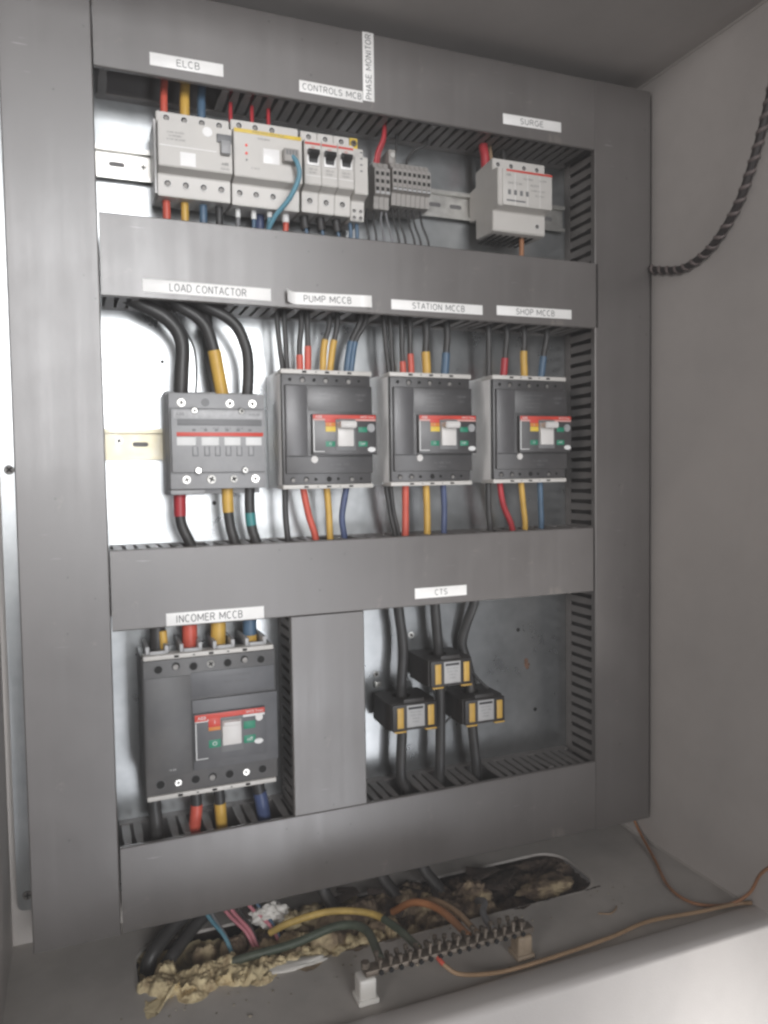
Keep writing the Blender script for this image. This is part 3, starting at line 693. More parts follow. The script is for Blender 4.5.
# ------------------------------------------------------------------ moulded case breakers
def mccb(x0, zt, label, group, tone, side='greyw'):
    """charcoal four pole breaker 106 x 124: light rear body, dark stepped front, red topped panel with a white handle"""
    x1 = x0 + 106; zb = zt - 124
    t = thing('moulded_case_breaker', (x0 + 53, PY, zb), label, 'breaker', group)
    mk('rear_body', B(x0 - .5, x1 + 2, 7, PY - .5, zb - 5, zt + 6, 1.0), side, t)
    for z0, z1 in ((zt + 1, zt + 6.2), (zb - 5.4, zb - .5)):
        s = mk('terminal_cover', B(x0 - .8, x1 + 2.2, -.5, 30, z0, z1, .7), 'white', t)
        for k in range(3): mk('notch', B(x0 + 24 + 27 * k, x0 + 29 + 27 * k, -.9, 3, z0 + 1.4, z1 - 1.6), 'hole', s)
        for k in range(2): mk('dot', B(x0 + 39.5 + 27 * k, x0 + 41 + 27 * k, -.8, 1, z0 + 2, z1 - 2), 'hole', s)
    mk('front_cover', B(x0, x1, 0, 8, zb - .3, zt + .8, .9), tone, t)
    mk('centre_cover', B(x0 + 2.5, x1 + .8, -4, 1, zb + 12, zt - 11.5, 1.0), tone, t)
    mk('left_panel', B(x0 + 3.4, x0 + 28, -4.7, -3, zb + 32.6, zt - 12.4, .5), 'mccb2', t)
    mk('rating_plate', B(x0 + 29, x1 - 1, -4.35, -3.5, zt - 41, zt - 14, .15), tone, t)
    for k in range(4): text('lettering', ('Ue (V)  230 415 440 500 690', 'Icu (kA)  25 16 10 8 3', 'Ics % Icu 100 75 75 75', 'IEC 60947-2  Cat A')[k], x0 + 55, zt - 19 - 5 * k, -4.3, 1.7, 'ink2', t)
    text('lettering', 'T1B 160', x0 + 92, zt - 22, -4.3, 2.4, 'ink2', t); text('lettering', 'TMAX', x0 + 92, zt - 28, -4.3, 2.0, 'ink2', t)
    mk('cover_seam', B(x0 + 2.6, x1 + .6, -4.3, -3.2, zb + 31.2, zb + 32), 'hole', t)
    text('lettering', 'In = 100A   R100', x0 + 66, zb + 22, -4.05, 2.2, 'ink2', t); text('lettering', 'TM 50 Hz', x0 + 66, zb + 17, -4.05, 1.8, 'ink2', t)
    # panel
    px0, px1, pz1, pz0 = x0 + 32, x0 + 109.5, zt - 44.5, zt - 90.5
    P = mk('operating_panel', B(px0, px1, -10, -3.4, pz0, pz1, .8), 'mccb', t)
    mk('white_border', G().box(px0 + 1, px0 + 2.2, -10.35, -9.8, pz0 + 3, pz1 - 6).box(px0 + 2.2, px0 + 14, -10.35, -9.8, pz0 + 3, pz0 + 3.9), 'wprint', P)
    mk('red_band', B(px0 + .8, px1 - .8, -10.4, -9.7, pz1 - 5.2, pz1 - .9, .15), 'redp', P)
    mk('pale_band', B(px0 + .8, px1 - .8, -10.35, -9.7, pz1 - 7.6, pz1 - 5.4, .1), 'pinkp', P)
    mk('red_patch', B(px0 + 15, px0 + 32, -10.42, -9.7, pz1 - 9.6, pz1 - 5, .1), 'redp', P)
    text('lettering', 'ABB', px0 + 7.5, pz1 - 3.4, -10.5, 3.0, 'wprint', P); text('lettering', 'SACE Tmax', px0 + 66, pz1 - 3.2, -10.5, 2.4, 'wprint', P)
    mk('orange_patch', B(px0 + 15.5, px0 + 28, -10.4, -9.7, pz1 - 14, pz1 - 9.8, .1), 'orange', P)
    mk('yellow_patch', B(px0 + 15.5, px0 + 28, -10.4, -9.7, pz1 - 20, pz1 - 14.3, .1), 'yellowp', P)
    for gx, gz in ((15.5, 31), (55, 14.5), (55, 31)): mk('green_patch', B(px0 + gx, px0 + gx + 11, -10.4, -9.7, pz1 - gz - 6, pz1 - gz, .1), 'green', P)
    text('lettering', 'O', px0 + 21, pz1 - 34, -10.5, 3, 'wprint', P); text('lettering', 'OFF', px0 + 60.5, pz1 - 34, -10.5, 2.4, 'wprint', P); text('lettering', 'I', px0 + 21, pz1 - 12, -10.5, 3, 'wprint', P)
    mk('handle_slot', B(px0 + 27.5, px0 + 51.5, -10.7, -9.6, pz0 + 4.5, pz1 - 5.8, .2), 'contd', P)
    h = mk('handle', B(px0 + 29, px0 + 48.5, -13.5, -9.8, pz0 + 9, pz1 - 9.2, 1.0), 'handle', t)
    mk('handle_grip', G().prism([(-13, pz1 - 9.6), (-24, pz1 - 8.4), (-25.4, pz1 - 10), (-25.4, pz1 - 15), (-24, pz1 - 16.4), (-13, pz1 - 15.5)], px0 + 29.3, px0 + 48.2, 'x', bev=1.0), 'handle', h)
    mk('trip_button', G().cyl((px0 + 70.5, -10.4, pz1 - 15.5), (0, -1, 0), 4.9, 1.6, 24, bev=.4), 'cont', P)
    g = G(); g.cyl((0, 0, 0), (0, -1, 0), 5, .8, 24); 
    for v in g.b.verts: v.co.z *= .58; v.co += Vector((px0 + 71, -10.3, pz1 - 40.5))
    mk('oval_badge', g, 'wprint', P)
    mk('seal_button', G().cyl((x0 + 35.5, -4.5, zb + 28), (0, -1, 0), 4.0, 1.6, 24, bev=.4), 'handle', t)
    for k, xx in enumerate((9.5, 24.5, 38, 52, 65, 79, 92)):
        big = k in (1, 3, 5)
        socket(x0 + xx, 0, zt - 5.4, 3.3 if big else 1.9, t, rim=tone, scr=big)
    for k, xx in enumerate((11, 26.5, 38, 54, 65, 81.5, 93)):
        big = k in (0, 1, 3, 5)
        socket(x0 + xx, 0, zb + 5.4, 3.0 if big else 1.8, t, rim=tone, scr=big and k != 3)
    return t
mccb(214.5, 113, 'charcoal breaker under the PUMP MCCB label, beside the contactor', 'charcoal four pole breakers in the middle row', 'mccb')
mccb(346, 114, 'charcoal breaker under the STATION MCCB label, middle of the three', 'charcoal four pole breakers in the middle row', 'mccb')
mccb(485, 115, 'charcoal breaker under the SHOP MCCB label, next to the slotted duct', 'charcoal four pole breakers in the middle row', 'mccb')

x0, x1, zt, zb = 56.0, 200.0, -196.0, -346.0
t = thing('incomer_breaker', (128, PY, zb), 'large grey four pole breaker under the INCOMER MCCB label', 'breaker')
mk('rear_body', B(x0 - 1, x1 + 1.5, 4, PY - .5, zb - 1, zt + 1, 1.0), 'incom', t)
mk('front_cover', B(x0, x1, -1, 6, zb + 2, zt - 1, 1.4), 'incom', t)
mk('upper_panel', B(x0 + 50, x1 - 2, -2.2, -.6, zt - 46, zt - 18, .5), 'incom2', t)
mk('centre_cover', B(x0 + 50, x1 + .6, -4, 0, zb + 24, zt - 48, .9), 'incom2', t)
mk('left_panel', B(x0 + 2, x0 + 48.5, -2.0, -.6, zb + 22, zt - 20, .5), 'incom', t)
text('lettering', 'Ue (V)  230 415 440 500 690', x0 + 98, zt - 25, -2.3, 2.0, 'incom', t); text('lettering', 'T3N 250   IEC 60947-2', x0 + 98, zt - 32, -2.3, 2.0, 'incom', t)
text('lettering', 'In = 250A', x0 + 88, zb + 29, -4.1, 2.4, 'incom', t); text('lettering', 'T3 250', x0 + 28, zb + 28, -2.1, 1.8, 'wprint', t)
for z0, z1, nm in ((zt - .5, zt + 4.5, 'terminal_cover'), (zb - 3.5, zb + 1.5, 'terminal_cover')):
    s = mk(nm, B(x0 + 1, x1 - 2, -1.8, 16, z0, z1, .7), 'white', t)
    for k in range(3): mk('notch', B(x0 + 33 + 37 * k, x0 + 38 + 37 * k, -2.1, 3, z0 + 1.2, z1 - 1.2), 'hole', s)
    for k in range(2): mk('dot', B(x0 + 53 + 37 * k, x0 + 55 + 37 * k, -2.1, 1, z0 + 1.8, z1 - 1.8), 'hole', s)
for k in range(4): mk('terminal_hood', G().box(x0 + 4 + 36 * k, x0 + 8 + 36 * k, 6, 60, zt + 1.4, zt + 13, .6).box(x0 + 24 + 36 * k, x0 + 28 + 36 * k, 6, 60, zt + 1.4, zt + 13, .6).box(x0 + 8 + 36 * k, x0 + 24 + 36 * k, 4, 9, zt + 1.2, zt + 8, .6), 'contl', t)
for k in range(7):
    xx = x0 + 16 + 18.6 * k
    if k == 3: screw(xx, -1, zt - 10, 4.4, t)
    else: socket(xx, -1, zt - 10 + (1 if k in (1, 5) else -1), 4.1, t, rim='incom', scr=k in (1, 5))
    if k in (1, 5): screw(xx - 1, -1, zb + 13, 3.8, t)
    else: socket(xx - 1, -1, zb + 13.5, 4.4, t, rim='incom', scr=k == 3)
px0, px1, pz1, pz0 = 107.5, 185.5, -259, -312
P = mk('operating_panel', B(px0, px1, -8, -3.4, pz0, pz1, .7), 'incom2', t)
mk('red_band', B(px0 + .6, px1 - .6, -8.45, -7.6, pz1 - 6.2, pz1 - .6, .15), 'redp', P)
mk('white_line', B(px0 + .6, px1 - .6, -8.42, -7.6, pz1 - 9.0, pz1 - 6.5, .1), 'wprint', P)
mk('left_red', B(px0 + .6, px0 + 14, -8.44, -7.6, pz1 - 8, pz1 - 6, .1), 'redp', P)
text('lettering', 'ABB', px0 + 8, pz1 - 4.6, -8.55, 3.6, 'wprint', P); text('lettering', 'SACE Tmax', px0 + 66, pz1 - 3.4, -8.55, 2.8, 'wprint', P)
mk('orange_patch', B(px0 + 15, px0 + 29, -8.46, -7.6, pz1 - 15.5, pz1 - 5.5, .1), 'redp', P); text('lettering', 'I', px0 + 22, pz1 - 10.5, -8.6, 4, 'wprint', P)
mk('yellow_patch', B(px0 + 15, px0 + 29, -8.44, -7.6, pz1 - 19.5, pz1 - 15.7, .1), 'orange', P)
for gx, gz in ((15, 30), (53.5, 14), (53.5, 30)): mk('green_patch', B(px0 + gx, px0 + gx + 13, -8.44, -7.6, pz1 - gz - 8.5, pz1 - gz, .1), 'green', P)
text('lettering', 'O', px0 + 21.5, pz1 - 34.4, -8.6, 4.6, 'wprint', P); text('lettering', 'off', px0 + 60, pz1 - 34.4, -8.6, 4.2, 'wprint', P)
mk('handle_slot', B(px0 + 28, px0 + 53, -8.7, -7.6, pz0 + 8, pz1 - 6.4, .2), 'contd', P)
h = mk('handle', B(px0 + 29.5, px0 + 50.5, -12, -8, pz0 + 16, pz1 - 9.5, 1.0), 'handle', t)
mk('handle_ridge', B(px0 + 30.5, px0 + 49.5, -15.5, -11.6, pz1 - 15, pz1 - 10.2, .8), 'handle', h)
mk('trip_button', G().cyl((px0 + 71, -8.3, pz1 - 11), (0, -1, 0), 4.2, 1.4, 24, bev=.4), 'handle', P)
g = G(); g.cyl((0, 0, 0), (0, -1, 0), 5, .8, 24)
for v in g.b.verts: v.co.z *= .58; v.co += Vector((px0 + 70, -8.3, pz1 - 38))
mk('oval_badge', g, 'wprint', P)
mk('white_border', G().box(px0 + 1, px0 + 2, -8.35, -7.8, pz0 + 3, pz1 - 10).box(px0 + 2, px0 + 14, -8.35, -7.8, pz0 + 3, pz0 + 3.8), 'wprint', P)

# ------------------------------------------------------------------ current transformers
def transformer(x0, x1, z0, z1, y0, y1, label, turn):
    t = thing('current_transformer', ((x0 + x1) / 2, PY, z0), label, 'transformer', 'current transformers')
    t.rotation_euler = (0, 0, math.radians(turn))
    cx, cy = (x0 + x1) / 2 - 2, (y0 + y1) / 2 + 4
    # ring body with a vertical bore for the cable
    bm = bmesh.new(); n = 32; rb = 12.5
    def rim(k):
        a = 2 * math.pi * (k + .5) / n; dx, dy = math.cos(a), math.sin(a)
        return dx, dy
    hx0, hx1, hy0, hy1 = x0, x1, y0 + 2, y1
    rows = []
    for z in (z0, z1):
        inn_, out_ = [], []
        for k in range(n):
            dx, dy = rim(k); inn_.append(bm.verts.new((cx + rb * dx, cy + rb * dy, z)))
            s = min(((hx1 - cx) / dx if dx > 0 else (hx0 - cx) / dx) if abs(dx) > 1e-6 else 1e9, ((hy1 - cy) / dy if dy > 0 else (hy0 - cy) / dy) if abs(dy) > 1e-6 else 1e9)
            out_.append(bm.verts.new((cx + s * dx, cy + s * dy, z)))
        rows.append((inn_, out_))
    (i0, o0), (i1, o1) = rows
    for k in range(n):
        j = (k + 1) % n
        bm.faces.new((o0[k], o0[j], o1[j], o1[k])); bm.faces.new((i0[j], i0[k], i1[k], i1[j]))
        bm.faces.new((o1[k], o1[j], i1[j], i1[k])); bm.faces.new((o0[j], o0[k], i0[k], i0[j]))
    bmesh.ops.recalc_face_normals(bm, faces=bm.faces)
    mk('body', G().add(bm), 'ct', t, angle=25)
    mk('face_plate', B(x0 + 4, x1 - .5, y0 - 2, y0 + 3, z0 - .5, z1 - 1, .8), 'ct', t)
    wl = x1 - x0
    for u0, u1 in ((.16, .29), (.80, .93)):
        mk('yellow_bar', B(x0 + wl * u0, x0 + wl * u1, y0 - 2.9, y0 - 1.5, z0 + 3, z1 - 5, .4), 'yellow', t)
        mk('yellow_clip', B(x0 + wl * (u0 - .06), x0 + wl * (u1 + .05), y0 - 3.4, y0 + 1.5, z0 - 2.4, z0 - .6, .3), 'yellow', t)
    s = mk('rating_sticker', B(x0 + wl * .36, x0 + wl * .73, y0 - 2.4, y0 - 1.8, z0 + 3, z1 - 3, .05), 'sticker', t)
    mk('header_print', B(x0 + wl * .39, x0 + wl * .70, y0 - 2.55, y0 - 2.2, z1 - 8, z1 - 5), 'ink', s)
    for k, tx in enumerate(('RATIO 250/5A', 'CLASS 1  5VA', '50/60 Hz', '0.72/3kV')):
        text('lettering', tx, x0 + wl * .545, z1 - 11.5 - 4 * k, y0 - 2.45, 1.7, 'ink2', s)
    for q in (.42, .62): screw_t = mk('terminal_screw', G().cyl((x0 + wl * q, y0 + 7, z1 + 1.2), (0, 0, 1), 2.4, 2.6, 10, bev=.3), 'brass', t)
    mk('terminal_hood', B(x0 + wl * .30, x0 + wl * .74, y0 - .5, y0 + 2.6, z1 - .6, z1 + 4.5, .5), 'ct', t)
    mk('mounting_foot', G().box(x0 + 6, x0 + 20, y1 - 1, PY - .4, z0 + 4, z0 + 8, .4).box(x1 - 20, x1 - 6, y1 - 1, PY - .4, z0 + 4, z0 + 8, .4), 'ct', t)
    return t
transformer(342, 405, -314, -281, 4, 64, 'black current transformer, lowest and leftmost of the three, with yellow bars', -1.5)
transformer(394, 455, -266, -233, 6, 66, 'black current transformer hanging highest of the three, between the cables', -1)
transformer(440, 501, -319, -287, 4, 64, 'black current transformer, rightmost of the three, with dull yellow bars', -1)

# ------------------------------------------------------------------ label tapes
def tape(s, x0, x1, z0, z1, h, span, vertical=False, tilt=0.0, label=None, curl=False, off=0.0):
    y = -0.35
    cx, cz = (x0 + x1) / 2, (z0 + z1) / 2
    t = thing('label_tape', (cx, 0, cz), label, 'label', 'printed label tapes')
    if curl:
        b = bmesh.new(); n = 40; L_ = x1 - x0; rows = []
        for i in range(n + 1):
            u = i / n; e_ = max(0, .15 - u) / .15; f_ = max(0, u - .90) / .10
            yy = y - .25 - 9 * e_ ** 2 - 6 * f_ ** 2; dz = 1.5 * e_ ** 2 - 1.5 * f_ ** 2
            rows.append([b.verts.new((x0 + L_ * u + 2 * e_ ** 2, yy + q, zz + dz)) for zz, q in ((z0, 0), (z1, 0), (z1, .3), (z0, .3))])
        for a, c_ in zip(rows, rows[1:]):
            for k in range(4): b.faces.new((a[k], a[(k + 1) % 4], c_[(k + 1) % 4], c_[k]))
        b.faces.new(rows[0]); b.faces.new(rows[-1][::-1]); bmesh.ops.recalc_face_normals(b, faces=b.faces)
        mk('tape', G().add(b), 'label', t); y -= .3
    else: mk('tape', B(x0, x1, y, -.05, z0, z1, .08), 'label', t)
    lettering(s, cx + off if not vertical else cx, cz, y, h, span, t, vertical)
    t.rotation_euler = (0, math.radians(tilt), 0)
    return t
tape('ELCB', 82, 158, 427.5, 440.5, 6.6, 24, label='white label tape reading ELCB', tilt=-.4, off=1)
tape('CONTROLS MCB', 242, 317.2, 426.5, 439, 6.4, 70, label='white label tape reading CONTROLS MCB', tilt=.2, off=1)
tape('PHASE MONITOR', 317.8, 331.5, 429, 506, 6.6, 73, True, label='white label tape standing upright that reads PHASE MONITOR')
tape('SURGE', 502, 587, 431, 443.5, 6.4, 34, label='white label tape reading SURGE', tilt=-1.0, off=-1)
tape('LOAD CONTACTOR', 68, 204.5, 193.5, 207, 7.4, 82, label='long white label tape reading LOAD CONTACTOR', tilt=.3)
tape('PUMP MCCB', 219, 322, 192.5, 206, 7.0, 57, label='white label tape with curled ends reading PUMP MCCB', curl=True, tilt=-1.5)
tape('STATION MCCB', 349, 471, 193.8, 205.5, 6.8, 70, label='white label tape reading STATION MCCB', tilt=-.3, off=1)
tape('SHOP MCCB', 491, 602, 196, 207.8, 6.8, 57, label='white label tape reading SHOP MCCB', tilt=-.6, off=1)
tape('INCOMER MCCB', 82, 188.5, -160.8, -147, 7.6, 72, label='white label tape reading INCOMER MCCB', off=-7)
tape('CTS', 374.5, 445, -153, -140.2, 6.6, 17, label='white label tape reading CTS')

# ------------------------------------------------------------------ wires and cables
def wire(name, label, pts, r, material, sleeve=None, cat='cable', group=None, n=12):
    o = mk(name, G().tube(pts, r, n), material, None, label, cat, group, angle=60)
    if sleeve:
        for (u0, u1, sm, k) in sleeve if isinstance(sleeve, list) else [sleeve]:
            P = spline(pts, 8); i0, i1 = int(u0 * (len(P) - 1)), max(int(u0 * (len(P) - 1)) + 1, int(round(u1 * (len(P) - 1))))
            seg = P[i0:i1 + 1]
            mk('sleeve' if k > 1 else 'tape_band', G().tube(seg, r * max(k, 1.04), n, sub=1), sm, o, angle=60)
    return o
gt = 'cables at the load contactor'
wire('cable', 'thick black cable curving into the left pole of the load contactor', [(40, 30, 200), (66, 30, 188), (95, 30, 173), (110, 30, 150), (109, 30, 112), (107, 32, 82)], 8.0, 'cable', group=gt)
wire('cable', 'thick black cable with a yellow sleeve into the top of the load contactor', [(84, 26, 204), (107, 25, 188), (133, 24, 170), (143, 25, 146), (148, 27, 121), (155, 30, 82)], 6.6, 'cable', (.66, 1, 'yellow', 1.12), group=gt)
wire('cable', 'thick black cable arching over to the right pole of the load contactor', [(104, 24, 204), (133, 23, 190), (166, 23, 172), (180, 24, 146), (183, 27, 118), (181, 31, 82)], 6.4, 'cable', group=gt)
wire('cable', 'black cable dropping behind the yellow sleeved one above the contactor', [(134, 44, 200), (140, 44, 180), (141, 44, 150), (143, 40, 120), (149, 36, 82)], 6.2, 'cable', group=gt)
wire('control_wire', 'thin black control wire at the top of the load contactor', [(96, 40, 196), (114, 40, 166), (124, 36, 144), (126, 34, 116), (124, 34, 88)], 1.3, 'cable', cat='wire', n=8)
wire('cable', 'black cable with a red sleeve leaving the left pole of the contactor', [(104, 28, -4), (103, 28, -30), (104, 28, -52), (112, 28, -72), (124, 30, -98)], 6.0, 'cable', (0, .42, 'dred', 1.12), group=gt)
wire('cable', 'black cable with a yellow sleeve below the load contactor', [(156, 28, -4), (156, 28, -32), (158, 28, -56), (163, 28, -76), (170, 30, -98)], 5.8, 'cable', (0, .34, 'yellow', 1.12), group=gt)
wire('cable', 'black cable with a teal tape band below the load contactor', [(182, 28, -4), (181, 28, -36), (183, 28, -60), (188, 28, -77), (196, 30, -98)], 5.8, 'cable', (.34, .46, 'teal', 1.05), group=gt)

def top(nm, label, pts, r, sm=None, f=.45, dz=6):
    """wire leaving the duct above and ending in a breaker's terminal; pts are (x, z) from the duct down"""
    a = [(pts[0][0] + random.uniform(-2, 2), 34, 214)] + [(x, 28, z) for x, z in pts] + [(pts[-1][0], 28, pts[-1][1] - 14)]
    wire('wire', label, a, r, 'cable', (1 - f, 1, sm, 1.22) if sm else None, 'wire', nm)
gp = 'wires at the pump breaker'
top(gp, 'black wire into the pump breaker top, left of the black pair', [(218, 178), (220, 152), (223, 124)], 2.9)
top(gp, 'black wire into the pump breaker top, right of the black pair', [(226.5, 180), (227.5, 152), (228.5, 124)], 2.9)
top(gp, 'red sleeved wire at the pump breaker top, left of the red pair', [(247, 180), (244, 150), (244, 124)], 3.3, 'red', .40)
top(gp, 'red sleeved wire at the pump breaker top, right of the red pair', [(254, 180), (254, 150), (253.5, 124)], 3.3, 'red', .50)
top(gp, 'yellow sleeved wire at the pump breaker top, left of the yellow pair', [(281, 179), (274, 152), (272, 124)], 3.3, 'yellow', .55)
top(gp, 'yellow sleeved wire at the pump breaker top, right of the yellow pair', [(291, 179), (285, 152), (281, 124)], 3.3, 'yellow', .55)
top(gp, 'blue sleeved wire slanting into the pump breaker top, front of the two', [(320, 184), (308, 158), (302, 124)], 3.6, 'blue', .50)
top(gp, 'blue sleeved wire slanting into the pump breaker top, back of the two', [(327, 184), (313, 158), (307, 124)], 3.2, 'blue', .48)
gs = 'wires at the station breaker'
top(gs, 'black wire into the station breaker top, left of the black pair', [(351, 178), (353, 150), (356, 126)], 2.9)
top(gs, 'black wire into the station breaker top, right of the black pair', [(359, 178), (360, 150), (361.5, 126)], 2.9)
top(gs, 'red sleeved wire at the station breaker top, left of the red pair', [(374, 179), (374, 150), (375, 126)], 3.3, 'red', .36)
top(gs, 'red sleeved wire at the station breaker top, right of the red pair', [(385, 179), (385, 150), (386, 126)], 3.3, 'red', .44)
top(gs, 'yellow sleeved wire into the station breaker top', [(407, 178), (406, 150), (407, 126)], 4.6, 'yellow', .50)
top(gs, 'blue sleeved wire into the station breaker top', [(436, 176), (434, 150), (432, 126)], 4.4, 'blue', .48)
gh = 'wires at the shop breaker'
top(gh, 'black wire into the shop breaker top', [(495, 181), (495, 150), (495, 127)], 4.0)
top(gh, 'red sleeved wire into the shop breaker top', [(522, 181), (519, 150), (517, 127)], 4.0, 'dred', .45)
top(gh, 'yellow sleeved wire into the shop breaker top', [(548, 181), (547, 150), (548, 127)], 4.0, 'yellow', .55)
top(gh, 'blue sleeved wire into the shop breaker top', [(583, 184), (578, 155), (574, 127)], 4.0, 'blue', .45)
def bot(nm, label, pts, r, m_):
    a = [(pts[0][0], 28, pts[0][1] + 14)] + [(x, 28, z) for x, z in pts] + [(pts[-1][0] + random.uniform(0, 5), 34, pts[-1][1] - 30)]
    wire('wire', label, a, r, m_, None, 'wire', nm)
bot(gp, 'black wire below the pump breaker', [(223, -16), (223, -48), (225, -74)], 3.6, 'cable')
bot(gp, 'red wire slanting down from the pump breaker', [(245, -16), (251, -48), (259, -76)], 4.0, 'red')
bot(gp, 'yellow wire running down from the pump breaker', [(274, -16), (276, -46), (277, -76)], 4.0, 'yellow')
bot(gp, 'blue wire bowing below the pump breaker', [(299, -14), (292.5, -50), (295, -76)], 3.8, 'navy')
bot(gs, 'black wire below the station breaker, front one of two', [(350, -12), (355, -48), (361, -76)], 2.8, 'cable')
bot(gs, 'black wire below the station breaker, back one of two', [(356, -12), (360, -48), (366, -76)], 2.6, 'cable')
bot(gs, 'red wire running straight down from the station breaker', [(376, -14), (375.5, -46), (375, -76)], 4.4, 'red')
bot(gs, 'yellow wire running straight down from the station breaker', [(404, -14), (405, -46), (405, -76)], 4.4, 'yellow')
bot(gs, 'dark blue wire running down from the station breaker', [(428, -16), (429, -46), (428, -77)], 3.8, 'navy')
bot(gh, 'black wire below the shop breaker', [(493, -14), (493, -46), (495, -72)], 4.0, 'cable')
bot(gh, 'dark red wire slanting down from the shop breaker', [(510, -17), (515, -44), (528, -74)], 3.9, 'dred')
bot(gh, 'dull yellow wire below the shop breaker', [(542, -15), (545, -44), (548, -72)], 3.9, 'yellow')
bot(gh, 'dark grey blue wire below the shop breaker', [(571, -16), (572, -44), (573, -73)], 3.8, 'blue')

gi = 'incomer cables'
wire('cable', 'thick black cable with yellow tape into the incomer top', [(75, 30, -120), (75, 30, -168), (75, 30, -198)], 8.5, 'cable', group=gi)
mk('tape_band', G().tube([(80, 24.5, -170), (80.5, 24, -180), (81, 24, -190)], 4.6, 12), 'yellow', bpy.context.scene.objects[[o.name for o in COL.objects if o.get('label', '').startswith('thick black cable with yellow tape')][0]])
wire('cable', 'thick red sleeved cable into the incomer top', [(110, 30, -120), (110, 30, -168), (110, 30, -198)], 7.8, 'cable', (.2, .93, 'red', 1.08), group=gi)
wire('cable', 'thick yellow sleeved cable into the incomer top', [(142, 30, -120), (142, 30, -168), (141, 30, -198)], 8.0, 'cable', (.2, 1, 'yellow', 1.08), group=gi)
wire('cable', 'thick blue sleeved cable into the incomer top', [(178, 30, -120), (178, 30, -168), (178, 30, -198)], 7.4, 'cable', [(.2, .80, 'blue', 1.08), (.80, .93, 'yellow', 1.12)], group=gi)
wire('cable', 'thick black cable dropping from the incomer into the bottom duct', [(66, 30, -330), (66, 30, -362), (68, 30, -392), (69, 32, -430)], 7.4, 'cable', group=gi)
wire('cable', 'cable with a red sleeve below the incomer', [(111, 30, -330), (112, 30, -362), (112, 30, -378), (109, 30, -404), (107, 32, -430)], 6.4, 'cable', (.46, 1, 'red', 1.08), group=gi)
wire('cable', 'cable with a yellow sleeve below the incomer', [(138, 30, -330), (138, 30, -360), (139, 30, -382), (140, 30, -404), (141, 32, -430)], 6.2, 'cable', (.46, 1, 'yellow', 1.08), group=gi)
wire('cable', 'cable with a dark blue sleeve below the incomer', [(182, 30, -330), (183, 30, -360), (187, 30, -382), (190, 30, -404), (193, 32, -430)], 7.2, 'cable', (.40, 1, 'navy', 1.10), group=gi)

gc = 'cables through the current transformers'
wire('cable', 'black cable through the lowest left current transformer', [(366, 36, -130), (368, 37, -168), (374, 38, -222), (371, 38, -271), (371, 38, -324), (368, 36, -382), (374, 34, -404), (376, 34, -440)], 6.6, 'cable', group=gc)
wire('cable', 'black cable through the highest current transformer', [(419, 40, -130), (420, 40, -169), (424, 40, -223), (426, 40, -272), (425, 38, -332), (422, 36, -401), (420, 36, -440)], 6.6, 'cable', group=gc)
wire('cable', 'black cable slanting behind to the rightmost current transformer', [(488, 46, -130), (482, 48, -170), (474, 55, -200), (468, 70 - 12, -228), (474, 54, -256), (473, 44, -283), (471, 38, -327), (476, 36, -391), (479, 36, -440)], 6.6, 'cable', group=gc)
wire('control_wire', 'thin black secondary wire sloping from the highest transformer', [(452, 40, -240), (470, 44, -258), (484, 40, -276), (494, 34, -286)], 1.8, 'cable', cat='wire', n=8)
wire('control_wire', 'thin black wire looping between the two lower transformers', [(388, 40, -312), (404, 34, -326), (424, 34, -326), (446, 36, -312)], 1.6, 'cable', cat='wire', n=8)
wire('control_wire', 'thin black wire crossing behind the middle cable by the transformers', [(450, 50, -268), (440, 52, -284), (430, 50, -300), (420, 46, -318), (412, 44, -330)], 1.6, 'cable', cat='wire', n=8)

# upper row wires
gu = 'wires of the upper row'
for x, m_, nm, r in ((98, 'red', 'red', 4.0), (120, 'yellow', 'yellow', 5.4), (138, 'blue', 'blue', 4.6)):
    wire('wire', f'{nm} wire into the top of the earth leakage breaker', [(x + 3, 36, 440), (x + 1, 32, 418), (x, 28, 400), (x, 28, 378)], r, m_, None, 'wire', gu)
for x, m_, nm, r in ((98, 'red', 'red', 4.3), (117.5, 'yellow', 'yellow', 4.3), (137.5, 'blue', 'blue', 4.4), (155, 'cable', 'black', 4.2)):
    wire('wire', f'{nm} wire out of the bottom of the earth leakage breaker', [(x, 30, 300), (x, 30, 284), (x, 32, 264), (x + 2, 34, 240)], r, m_, None, 'wire', gu)
for i, x in enumerate((170, 194, 213)):
    wire('wire', ('red wire above the phase monitor, beside the earth leakage breaker', 'red wire above the middle terminal of the phase monitor', 'red wire above the third terminal of the phase monitor')[i], [(x + 4, 38, 440), (x + 1, 32, 414), (x, 28, 400), (x, 28, 382)], 2.2, 'dred', None, 'wire', gu)
for x, m_, nm, r in ((176, 'gwhite', 'grey', 2.4), (194, 'blue', 'blue', 2.4), (231, 'red', 'red', 3.4)):
    wire('wire', f'{nm} wire out of the bottom of the phase monitor', [(x, 30, 300), (x, 30, 284), (x - 1, 32, 264), (x, 34, 240)], r, m_, (0, .22, 'wprint', 1.25), 'wire', gu)
wire('cable', 'flat black cable behind the blue one under the phase monitor', [(204, 44, 310), (204, 44, 285), (205, 44, 262), (205, 44, 240)], 5.5, 'navy', None, 'cable', gu)
wire('data_cable', 'light blue cable plugged into the phase monitor', [(230, -10, 350), (234, -14, 342), (236, -13, 328), (228, -4, 308), (214, 12, 290), (208, 24, 274), (206, 30, 250)], 2.7, 'cyan', None, 'cable')
wire('wire', 'blue wire beside the light blue cable under the phase monitor', [(212, 26, 302), (211, 27, 288), (208, 29, 272), (204, 32, 250)], 2.4, 'cyan', (0, .2, 'wprint', 1.3), 'wire', gu)
